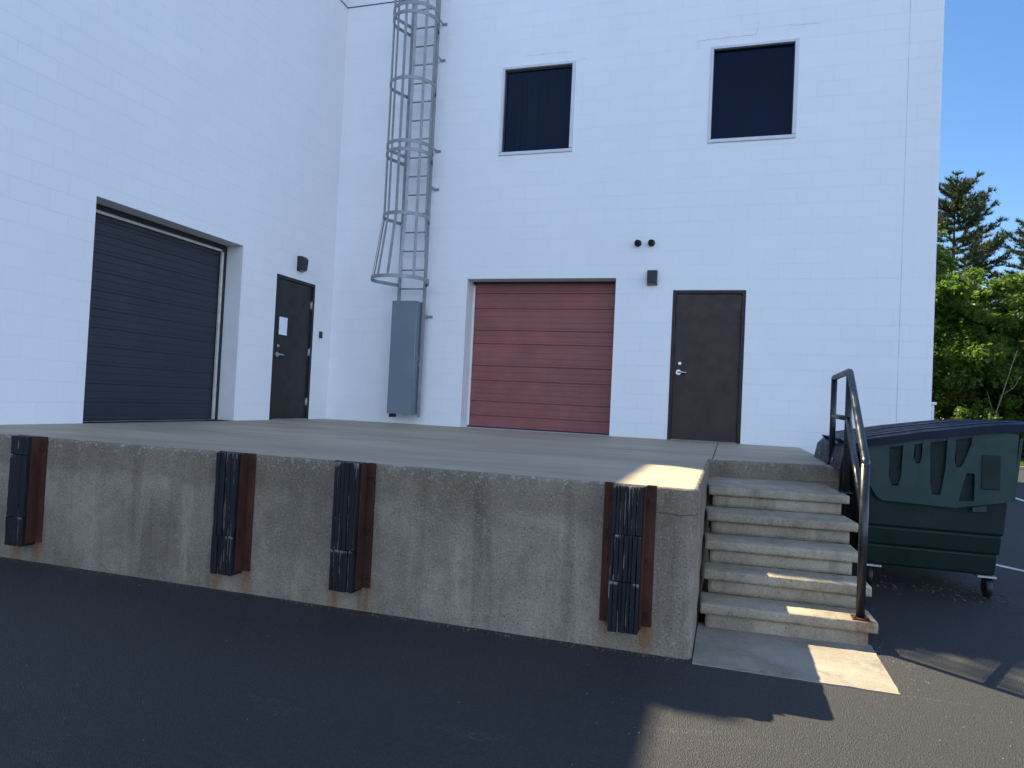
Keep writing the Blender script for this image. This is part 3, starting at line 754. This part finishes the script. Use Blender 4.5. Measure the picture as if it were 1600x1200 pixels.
for a in (-8, -38, -66, -90, -114, -142, -172):
    pts = []
    for z in (2.22, 3.24, 5.3, 7.4, 9.52):
        rad, yo = (RF, .36) if z < 2.5 else (RAD, .27)
        rr_ = rad - .007; pts.append((cxm + rr_ * math.cos(R(a)), LY - .06 - yo + rr_ * math.sin(R(a)), z))
    q = MB()
    d = Vector((-math.sin(R(a)), math.cos(R(a)), 0)); n = Vector((math.cos(R(a)), math.sin(R(a)), 0))
    rg = [[q.bm.verts.new(Vector(p) + d * u * .023 + n * v * .003) for u, v in ((1, 1), (-1, 1), (-1, -1), (1, -1))] for p in pts]
    for A, B in zip(rg, rg[1:]):
        for k in range(4): q.bm.faces.new((A[k], A[(k + 1) % 4], B[(k + 1) % 4], B[k]))
    q.bm.faces.new(rg[0]); q.bm.faces.new(rg[-1][::-1]); q.build('cage_bar', M['steel'], ld_)
for z in (1.75, 3.83, 4.46, 5.96, 6.56, 8.1):
    for x, s_ in ((LX0, -1), (LX1, 1)):
        q = MB(); a, c = sorted((x + s_ * .012, x + s_ * .020)); q.box(a, c, LY - .02, -.001, z - .022, z + .022, .001)
        a, c = sorted((x + s_ * .020, x + s_ * .085)); q.box(a, c, -.009, -.001, z - .022, z + .022, .001); q.build('wall_bracket', M['steel'], ld_)
# security gate over the lower rungs
q = MB(); q.box(1.315, 1.742, -.352, -.345, .165, 1.962, .002); q.box(1.735, 1.742, -.345, -.125, .165, 1.962, .002); q.box(1.315, 1.322, -.345, -.215, .165, 1.962, .002); q.box(1.322, 1.735, -.345, -.22, 1.955, 1.962); q.box(1.322, 1.735, -.345, -.22, .165, .172)
gt = q.build('ladder_gate', M['gate'], ld_)
q = MB(); q.box(1.742, 1.752, -.225, -.195, 1.02, 1.09, .002); q.tube([(1.747, -.17, 1.02), (1.757, -.17, .985), (1.757, -.17, .955), (1.747, -.17, .93)], .006, 8); q.box(1.744, 1.762, -.185, -.155, .94, 1.0, .003); q.build('padlock_hasp', M['zinc'], gt)
q = MB(); q.tube([(1.745, -.348, .2), (1.745, -.348, 1.93)], .006, 8); q.build('gate_hinge', M['steel'], gt)
q = MB(); q.box(1.325, 1.40, -.30, -.18, .105, .164, .004); q.build('foot', M['black'], ld_)

# ------------------------------------------------------------------ dumpster
YA, YB = -3.9, -2.12
dm = thing('dumpster', (8.2, -3.0, ZG), 'dark green plastic dumpster with sloping navy lid on casters', 'dumpster')
def lidz(x): return float(np.interp(x, [7.44, 7.50, 7.62, 8.04, 8.5, 8.78, 8.86], [.15, .215, .285, .372, .448, .478, .472]))
# body: stacked tapering courses, each a little smaller than the one above
def course(mb, zb, zt, xb0, xb1, xt0, xt1, yi, bev=.02, top=None):
    bm_ = bmesh.new(); 
    lo = [bm_.verts.new(p) for p in ((xb0, YA + yi + .02, zb), (xb1, YA + yi + .02, zb), (xb1, YB - yi - .02, zb), (xb0, YB - yi - .02, zb))]
    z_l, z_r = top or (zt, zt)
    hi = [bm_.verts.new(p) for p in ((xt0, YA + yi, z_l), (xt1, YA + yi, z_r), (xt1, YB - yi, z_r), (xt0, YB - yi, z_l))]
    bm_.faces.new(lo[::-1]); bm_.faces.new(hi)
    for k in range(4): bm_.faces.new((lo[k], lo[(k + 1) % 4], hi[(k + 1) % 4], hi[k]))
    bmesh.ops.bevel(bm_, geom=bm_.edges[:], offset=bev, segments=3, affect='EDGES', profile=.5)
    mb.add(bm_)
q = MB()
course(q, -.775, -.60, 7.66, 8.615, 7.655, 8.622, .03)
course(q, -.605, -.445, 7.64, 8.638, 7.635, 8.645, .012)
course(q, -.45, 0, 7.62, 8.66, 7.60, 8.72, .0, .022, (.20, .41))
body = q.build('body', M['bin'], dm)
# raised moulded panel with fork pockets on the near side
def fx(x, z): return x
YP = YA - .035
outer = [(7.60, .20), (7.60, .02), (7.66, -.10), (7.715, -.195), (7.76, -.225), (8.30, -.243), (8.34, -.232), (8.665, -.165), (8.69, -.155), (8.708, .10), (8.722, .375), (8.64, .385), (8.16, .345), (7.85, .285)]
holes = [[(7.80, .265), (7.905, .285), (7.895, -.02), (7.873, -.095), (7.825, -.095), (7.806, -.02)],
         [(7.985, .30), (8.045, .312), (8.044, .17), (8.03, .10), (8.0, .10), (7.984, .15)],
         [(8.10, .315), (8.225, .335), (8.215, .06), (8.185, -.145), (8.125, -.145), (8.108, -.05)],
         [(8.285, .345), (8.40, .352), (8.395, .28), (8.345, .13), (8.325, .09), (8.292, .085), (8.28, .14)],
         [(8.365, .045), (8.425, .045), (8.425, -.175), (8.315, -.185), (8.325, -.13)]]
def panel(mb, outer, holes, y0, y1):
    bm_ = bmesh.new(); ed = []
    for poly in [outer] + holes:
        vs = [bm_.verts.new((x, y0, z)) for x, z in poly]
        for i in range(len(vs)): ed.append(bm_.edges.new((vs[i], vs[(i + 1) % len(vs)])))
    r_ = bmesh.ops.triangle_fill(bm_, edges=ed, use_beauty=True, use_dissolve=False)
    fs = [f for f in r_['geom'] if isinstance(f, bmesh.types.BMFace)]
    def inside(p, poly):
        c = False; j = len(poly) - 1
        for i in range(len(poly)):
            if (poly[i][1] > p[1]) != (poly[j][1] > p[1]) and p[0] < (poly[j][0] - poly[i][0]) * (p[1] - poly[i][1]) / (poly[j][1] - poly[i][1]) + poly[i][0]: c = not c
            j = i
        return c
    kill = [f for f in bm_.faces if any(inside((f.calc_center_median().x, f.calc_center_median().z), h) for h in holes)]
    bmesh.ops.delete(bm_, geom=kill, context='FACES')
    ex = bmesh.ops.extrude_face_region(bm_, geom=bm_.faces[:])
    for v in [g_ for g_ in ex['geom'] if isinstance(g_, bmesh.types.BMVert)]: v.co.y = y1
    mb.add(bm_)
q = MB(); panel(q, outer, holes, YP, YA + .012); pn = q.build('fork_pocket_panel', M['bin_panel'], dm)
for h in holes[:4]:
    q = MB()                                        # pocket backs and ledges, their shade put into a deeper green
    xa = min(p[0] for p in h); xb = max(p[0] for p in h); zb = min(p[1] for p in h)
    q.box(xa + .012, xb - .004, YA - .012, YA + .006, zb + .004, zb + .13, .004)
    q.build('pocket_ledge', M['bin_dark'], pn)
q = MB(); q.box(8.47, 8.60, YP - .008, YP + .004, -.075, .20, .004); q.build('label_plate', M['bin'], pn)
q = MB(); q.prism([(8.41, -.225), (8.51, -.205), (8.51, -.255), (8.41, -.262)], YP - .02, YP + .01, 'y', .003); q.prism([(8.73, .34), (8.755, .36), (8.71, -.15), (8.685, -.16)], YP + .004, YA + .03, 'y', .006); q.build('corner_rib', M['bin_panel'], pn)
# rim under the lid
q = MB()
prof = [(7.56, .165), (8.76, .40), (8.775, .445), (7.55, .205)]
q.prism(prof, YA - .03, YB + .03, 'y', .006); q.build('rim', M['bin_panel'], dm)
# two lid leaves, bowed, with ribs and a turned-down front lip
for li, (ya, yb) in enumerate(((YA - .055, (YA + YB) / 2 - .006), ((YA + YB) / 2 + .006, YB + .055))):
    q = MB(); xs = [7.455, 7.475, 7.50, 7.53, 7.57, 7.62, 7.7, 7.85, 8.04, 8.25, 8.5, 8.68, 8.80, 8.86]; nyy = 28
    def top(x, y):
        u = (y - ya) / (yb - ya); crown = .022 * (1 - (2 * u - 1) ** 4)
        rib = .006 if (int(u * 9) % 2 == 1 and 7.58 < x < 8.74) else 0
        return lidz(x) + crown + rib - .012
    ysn = sorted({*[ya + (yb - ya) * i / nyy for i in range(nyy + 1)], *[ya + (yb - ya) * (k / 9 + e) for k in range(1, 9) for e in (-.006, .006)]})
    G_ = [[q.bm.verts.new((x, y, top(x, y))) for y in ysn] for x in xs]
    for A, B in zip(G_, G_[1:]):
        for j in range(len(ysn) - 1): q.bm.faces.new((A[j], A[j + 1], B[j + 1], B[j])).smooth = False
    # skirts
    for edge in ([r_[0] for r_ in G_], [r_[-1] for r_ in G_]):
        sk = [q.bm.verts.new((v.co.x, v.co.y, v.co.z - (.062 if 7.5 < v.co.x else .15))) for v in edge]
        for i in range(len(edge) - 1): q.bm.faces.new((edge[i], edge[i + 1], sk[i + 1], sk[i]))
    fl_ = [q.bm.verts.new((7.425, v.co.y, .0)) for v in G_[0]]
    for j in range(len(ysn) - 1): q.bm.faces.new((G_[0][j], G_[0][j + 1], fl_[j + 1], fl_[j]))
    bk = [q.bm.verts.new((8.87, v.co.y, v.co.z - .06)) for v in G_[-1]]
    for j in range(len(ysn) - 1): q.bm.faces.new((G_[-1][j], G_[-1][j + 1], bk[j + 1], bk[j]))
    o = q.build('lid', M['lid'], dm)
    md = o.modifiers.new('solid', 'SOLIDIFY'); md.thickness = .006; md.offset = -1
    q = MB(); ym = (ya + yb) / 2; q.tube([(7.50, ym - .13, lidz(7.50) + .01), (7.47, ym - .12, lidz(7.5) + .03), (7.47, ym + .12, lidz(7.5) + .03), (7.50, ym + .13, lidz(7.5) + .01)], .012, 8); q.build('lid_handle', M['lid'], o)
    q = MB(); q.tube([(7.432, ym, .06), (7.424, ym, .06)], .02, 12); q.build('lid_bolt', M['zinc'], o)
q = MB(); q.tube([(8.83, YA - .03, .43), (8.83, YB + .03, .43)], .018, 10); q.build('hinge_rod', M['lid'], dm)
for x, y in ((8.57, YA + .09), (7.70, YA + .09), (8.57, YB - .1), (7.70, YB - .1)):
    q = MB(); q.box(x - .085, x + .05 if x > 8 else x + .085, y - .06, y + .06, -.792, -.777, .002); cs = q.build('caster', M['zinc'], dm)
    q = MB()
    for s_ in (-1, 1): q.prism([(y - .03, -.792), (y + .03, -.792), (y + .012, -.885), (y - .012, -.885)], x + s_ * .03 - .002, x + s_ * .03 + .002, 'x')
    q.tube([(x - .036, y, -.878), (x + .036, y, -.878)], .008, 8); q.build('fork', M['black'], cs)
    q = MB(); q.tube([(x - .024, y, -.878), (x - .02, y, -.878), (x + .02, y, -.878), (x + .024, y, -.878)], .077, 24, rr=[.068, .077, .077, .068]); q.build('wheel', M['black'], cs)
# leaf litter and grit blown under the bin
V = []; F = []
for i in range(620):
    x = RNG.uniform(7.6, 8.75); y = -3.95 + abs(RNG.normal(0, .5)) - (RNG.uniform(0, .5) if i % 5 == 0 else 0); s_ = RNG.uniform(.004, .022); a = RNG.uniform(0, 6.28)
    c = np.array([x, y, ZG + .006 + RNG.uniform(0, .01)]); u = np.array([math.cos(a), math.sin(a), RNG.uniform(-.4, .4)]) * s_; v = np.array([-math.sin(a), math.cos(a), RNG.uniform(-.4, .4)]) * s_ * .6
    b0 = len(V); V += [c - u, c + v, c + u, c - v]; F.append((b0, b0 + 1, b0 + 2, b0 + 3))
tag(mesh_np('leaf_litter', V, F, M['litter'], base=(8, -3.5, ZG)), 'dry leaves and grit gathered under the green dumpster', 'leaf litter', kind='stuff')

V = []; F = []
def chip(x, y, z, s_):
    a = RNG.uniform(0, 6.28); b0 = len(V); k = 5
    for j in range(k): V.append(np.array([x + math.cos(a + j * 6.283 / k) * s_ * RNG.uniform(.6, 1), y + math.sin(a + j * 6.283 / k) * s_ * RNG.uniform(.6, 1), z]))
    V.append(np.array([x, y, z + s_ * RNG.uniform(.5, .9)]))
    for j in range(k): F.append((b0 + j, b0 + (j + 1) % k, b0 + k))
for i in range(900): chip(RNG.uniform(.3, 6.37), -6.36 - abs(RNG.normal(0, .035)), ZG + .001, RNG.uniform(.0015, .006))
for i in range(420): chip(RNG.uniform(2.5, 9), RNG.uniform(-9, -6.4), ZG + .001, RNG.uniform(.0015, .0055))
for i in range(120): chip(RNG.uniform(7.42, 7.6), RNG.uniform(-6.5, -4.2), ZG + .001, RNG.uniform(.0015, .006))
for i in range(90): chip(RNG.uniform(6.4, 7.4), -5.72 - abs(RNG.normal(0, .03)), ZG + .007, RNG.uniform(.0015, .005))
tag(mesh_np('gravel_grit', V, F, M['gritstone'], base=(4, -6.4, ZG)), 'loose pale grit along the foot of the dock and on the asphalt', 'grit', kind='stuff')

# louvred unit on the wall round the corner
t = thing('utility_box', (9.2, 1.0, .2), 'small white louvred box on the wall past the right corner', 'utility box')
q = MB(); q.box(XR + .002, 9.27, .75, 1.35, .05, .68, .01); q.build('housing', M['util'], t)
q = MB(); q.prism([(.72, .683), (1.38, .683), (1.38, .70), (.72, .72)], XR + .002, 9.29, 'x', .004); q.build('top_cover', M['util'], t)
for z in (.15, .25, .35, .45, .55): 
    q = MB(); q.prism([(9.09, z), (9.24, z), (9.24, z + .05), (9.09, z + .05)], .73, .748, 'y', .003); q.build('louvre', M['zinc'], t)

# ------------------------------------------------------------------ trees
def leaves(centers, radii, n, size, rng, flat=.75):
    idx = rng.integers(0, len(centers), n)
    C_ = centers[idx]; d = rng.normal(size=(n, 3)); d /= np.linalg.norm(d, axis=1)[:, None]
    r_ = rng.random(n) ** .45
    P = C_ + d * (r_ * radii[idx])[:, None] * np.array([1, 1, flat])
    nrm = rng.normal(size=(n, 3)) * .75 + np.array([0, 0, .8]) + d * .5; nrm /= np.linalg.norm(nrm, axis=1)[:, None]
    t_ = np.cross(nrm, rng.normal(size=(n, 3))); t_ /= np.linalg.norm(t_, axis=1)[:, None]; b_ = np.cross(nrm, t_)
    s_ = size * rng.uniform(.6, 1.35, n)[:, None]
    v = np.stack([P - t_ * s_, P + b_ * s_ * .55 - t_ * s_ * .1, P + t_ * s_ - nrm * s_ * .25, P - b_ * s_ * .55 - t_ * s_ * .1], 1).reshape(-1, 3)
    f = np.arange(4 * n).reshape(n, 4)
    ct = rng.random(len(centers))
    tint = np.clip(ct[idx] * .55 + rng.random(n) * .5, 0, 1)
    return v, f, tint
def broadleaf(name, h, rad, mat, seed, nleaf, low=.3, cat='tree'):
    rng = np.random.default_rng(seed); rnd = random.Random(seed)
    t = bpy.data.objects.new(name, None); COL.objects.link(t); t['_base'] = (0, 0, 0)
    cen = []; rr_ = []; q = MB()
    stem_n = 5
    tr = [Vector((rnd.uniform(-.12, .12) * k, rnd.uniform(-.12, .12) * k, h * .78 * k / stem_n)) for k in range(stem_n + 1)]
    q.tube(tr, .1, 9, rr=[.022 * h * (1 - .8 * k / stem_n) for k in range(stem_n + 1)])
    nl = 20
    for i in range(nl):
        f = .16 + .80 * i / nl; p0 = tr[0].lerp(tr[-1], f) if True else None
        k = min(stem_n - 1, int(f * stem_n)); p0 = tr[k].lerp(tr[k + 1], f * stem_n - k)
        a = i * 2.4 + rnd.uniform(-.4, .4); env = math.sin(math.pi * min(1, (f * .85 + .12))) ** .6
        L = rad * env * rnd.uniform(.7, 1.1); up = rnd.uniform(.15, .6)
        pts = [p0]; 
        for j in range(1, 5):
            u = j / 4; pts.append(p0 + Vector((math.cos(a) * L * u, math.sin(a) * L * u, L * up * u + .1 * rnd.uniform(-1, 1))))
            a += rnd.uniform(-.2, .2)
        q.tube(pts, .02, 6, rr=[.007 * h * (1 - f * .6) * (1 - .2 * j) for j in range(5)])
        for j in (2, 3, 4):
            for _ in range(3):
                c = pts[j] + Vector([rnd.gauss(0, .32) for _ in range(3)]) * (rad / 2.6); cen.append(c); rr_.append(rnd.uniform(.28, .62) * rad / 2.6)
    for _ in range(14):
        c = tr[-1] + Vector((rnd.gauss(0, .35 * rad / 2.6), rnd.gauss(0, .35 * rad / 2.6), rnd.uniform(-.4, h * .20))); cen.append(c); rr_.append(rnd.uniform(.3, .55) * rad / 2.6)
    for _ in range(int(16 * (1 - low) * 2)):
        a = rnd.uniform(0, 6.28); rd = rad * rnd.uniform(.3, .95); cen.append(Vector((math.cos(a) * rd, math.sin(a) * rd, rnd.uniform(.1, low + .35) * h * .5))); rr_.append(rnd.uniform(.3, .6) * rad / 2.6)
    q.build('trunk', M['bark'], t)
    v, f, ti = leaves(np.array([tuple(c) for c in cen]), np.array(rr_), nleaf, .088, rng)
    v[:, 2] = np.maximum(v[:, 2], .02)
    mesh_np('crown', v, f, mat, t, ti)
    return t
def pine(h, seed, spread=.24, bare=.12):
    rnd = random.Random(seed); rng = np.random.default_rng(seed)
    t = bpy.data.objects.new('pine_tree', None); COL.objects.link(t); t['_base'] = (0, 0, 0)
    q = MB(); n = 8
    tr = [Vector((.06 * math.sin(k * 1.3), .06 * math.cos(k), h * k / n)) for k in range(n + 1)]
    q.tube(tr, .1, 9, rr=[.016 * h * (1 - k / n) + .012 for k in range(n + 1)])
    tc = []; td = []
    z = h * bare
    while z < h - .12:
        top = h - z; L0 = min(.55 + top * .60, 4.4) if top < 6 else min(4.4, 3.2 + (top - 6) * .12)
        nb = rnd.randint(4, 6); a0 = rnd.uniform(0, 6.28)
        for b_ in range(nb):
            a = a0 + b_ * 6.283 / nb + rnd.uniform(-.3, .3); L = L0 * rnd.uniform(.55, 1.1)
            rise = .75 if top < 1.2 else (.38 if top < 3 else .12 + rnd.uniform(-.1, .1))
            pts = []; m = max(4, int(L / .45))
            for j in range(m + 1):
                u = j / m; pts.append(Vector((math.cos(a) * L * u, math.sin(a) * L * u, z + L * (rise * u + .16 * u * u * u - .06 * math.sin(math.pi * u)))))
            q.tube(pts, .02, 5, rr=[max(.007, .0055 * L * 2.2 * (1 - u_ / m)) for u_ in range(m + 1)])
            for j in range(1, m + 1):
                u = j / m
                if u < .2 and top > 2: continue
                ll = max(.22, min(1.15, L * .38) * (1.1 - u * .75))
                for s_ in (-1, 1):
                    aa = a + s_ * rnd.uniform(.55, .95); e = pts[j] + Vector((math.cos(aa) * ll, math.sin(aa) * ll, ll * .28 + rnd.uniform(-.04, .08)))
                    q.tube([pts[j], e], .008, 4, rr=[.010, .005])
                    for w_ in np.linspace(.35, 1, max(2, int(ll / .13))):
                        tc.append(tuple(pts[j].lerp(e, w_))); td.append(tuple((e - pts[j]).normalized() + Vector((0, 0, .45))))
                for w_ in np.linspace(0, 1, 4)[1:]:
                    tc.append(tuple(pts[j - 1].lerp(pts[j], w_))); td.append(tuple((pts[j] - pts[j - 1]).normalized() + Vector((0, 0, .3))))
        z += (.42 if top < 3 else .62) * rnd.uniform(.8, 1.25)
    q.build('trunk', M['bark'], t)
    tc = np.array(tc); td = np.array(td); td /= np.linalg.norm(td, axis=1)[:, None]; k = 17; n = len(tc)
    C_ = np.repeat(tc, k, 0) + rng.normal(size=(n * k, 3)) * .03; d = np.repeat(td, k, 0) + rng.normal(size=(n * k, 3)) * .55; d /= np.linalg.norm(d, axis=1)[:, None]
    s_ = np.cross(d, rng.normal(size=d.shape)); s_ /= np.linalg.norm(s_, axis=1)[:, None]
    L = rng.uniform(.17, .33, (n * k, 1))
    v = np.stack([C_ - s_ * .022, C_ + s_ * .022, C_ + d * L], 1).reshape(-1, 3); f = np.arange(3 * n * k).reshape(-1, 3)
    ti = np.repeat(rng.random(n), k) * .6 + rng.random(n * k) * .4
    mesh_np('crown', v, f, M['needle'], t, ti)
    return t
GZ = ZG + .08
def place(o, x, y, s=1, rz_=0, label=None, cat='tree', group=None):
    o.location = (x, y, GZ); o.scale = (s, s, s); o.rotation_euler = (0, 0, rz_); tag(o, label, cat, group); return o
ta = broadleaf('maple_tree', 7.4, 2.5, M['leaf_a'], 11, 30000, .5); tb = broadleaf('maple_tree', 7.6, 2.7, M['leaf_a'], 12, 30000, .5); tc_ = broadleaf('oak_tree', 9.0, 3.0, M['leaf_b'], 13, 30000, .5)
place(ta, 14.3, 22.4, 1.25, .4, 'leafy maple right against the white wall corner', 'tree', 'broadleaf trees behind the lot')
place(tb, 17.5, 22.0, .98, 2.0, 'leafy maple at the right edge above the dumpster lid', 'tree', 'broadleaf trees behind the lot')
row = 'leafy broadleaf tree in the row along the grass, beyond the picture edge'
for src, x, y, s, r_ in ((tb, 11.2, 22.8, .95, 1.0), (ta, 20.6, 22.5, 1.02, 3.1), (tb, 23.8, 23.0, .97, 5.0), (ta, 27, 22.4, 1.05, 4.2), (ta, 8.2, 22.6, 1.0, 2.4)):
    place(copy_tree(src), x, y, s, r_, row, 'tree', 'broadleaf trees behind the lot')
place(tc_, 16.2, 28.5, .95, .3, 'darker oak filling the gap between the two maples', 'tree', 'broadleaf trees behind the lot')
row2 = 'darker oak standing behind the maple row, beyond the picture edge'
for x, y, s, r_ in ((12.5, 29, .85, 1.2), (19.9, 29.5, .85, 2.6), (23.5, 29, .85, 4), (27, 30, .9, 5.2)): place(copy_tree(tc_), x, y, s, r_, row2, 'tree', 'broadleaf trees behind the lot')
pa = pine(15.9, 5); place(pa, 19.15, 38, 1, .5, 'tall white pine with layered branches beside the wall corner', 'pine tree', 'pines behind the broadleaf trees')
pb = pine(14.6, 9); place(pb, 24.6, 40, 1, 1.5, 'pine at the right picture edge showing only branch tips', 'pine tree', 'pines behind the broadleaf trees')
for x, y, s, r_ in ((14.0, 41, .92, 2.2), (29.5, 42, 1.03, 4.1)): place(copy_tree(pb), x, y, s, r_, 'pine behind the broadleaf row, beyond the picture edge', 'pine tree', 'pines behind the broadleaf trees')
sh = broadleaf('shrub', 2.3, 1.5, M['leaf_b'], 21, 9000, .9)
place(sh, 15.3, 19.0, .8, 0, 'dark low shrub by the wall corner under the maples', 'shrub', 'shrubs along the grass')
place(copy_tree(sh), 17.5, 18.9, .85, 2, 'dark low shrub right of the dead sapling', 'shrub', 'shrubs along the grass')
for x, y, s in ((12.6, 19.2, .9), (20.3, 19.1, .9), (23.2, 19, .8), (9.8, 19, .85)): place(copy_tree(sh), x, y, s, x, 'dark low shrub on the grass beyond the picture edge', 'shrub', 'shrubs along the grass')
q = MB(); q.tube([(15.4, 18.3, ZG + .1), (15.49, 18.4, .72), (15.70, 18.4, 1.5), (15.98, 18.5, 2.5), (16.15, 18.5, 3.1)], .02, 7, rr=[.026, .022, .018, .012, .006]); q.tube([(15.70, 18.4, 1.5), (16.0, 18.3, 1.75), (16.2, 18.2, 2.2)], .01, 6, rr=[.016, .011, .005])
q.tube([(15.49, 18.4, .72), (15.3, 18.3, 1.2), (15.2, 18.3, 1.6)], .01, 6, rr=[.014, .010, .005])
tag(q.build('sapling', M['twig'], base=(15.4, 18.3, ZG + .1)), 'bare pale dead sapling leaning in front of the maples', 'sapling')
# verge grass
n = 26000; x = RNG.uniform(9, 27, n); y = 15.8 + 4.4 * RNG.random(n) ** 1.3; z0 = ZG + .09 + (y - 15.76) * .0049
a = RNG.uniform(0, 6.283, n); hgt = RNG.uniform(.05, .16, n); wd = .012
dx = np.cos(a); dy = np.sin(a); lean = RNG.normal(0, .05, (n, 2))
v = np.stack([np.stack([x - dx * wd, y - dy * wd, z0], 1), np.stack([x + dx * wd, y + dy * wd, z0], 1), np.stack([x + lean[:, 0], y + lean[:, 1], z0 + hgt], 1)], 1).reshape(-1, 3)
tag(mesh_np('grass', v, np.arange(3 * n).reshape(-1, 3), M['grass'], tint=RNG.random(n)), 'short yellow green grass on the verge beyond the parking lot', 'grass', kind='stuff')

for o in bpy.data.objects:
    if '_base' in o: del o['_base']
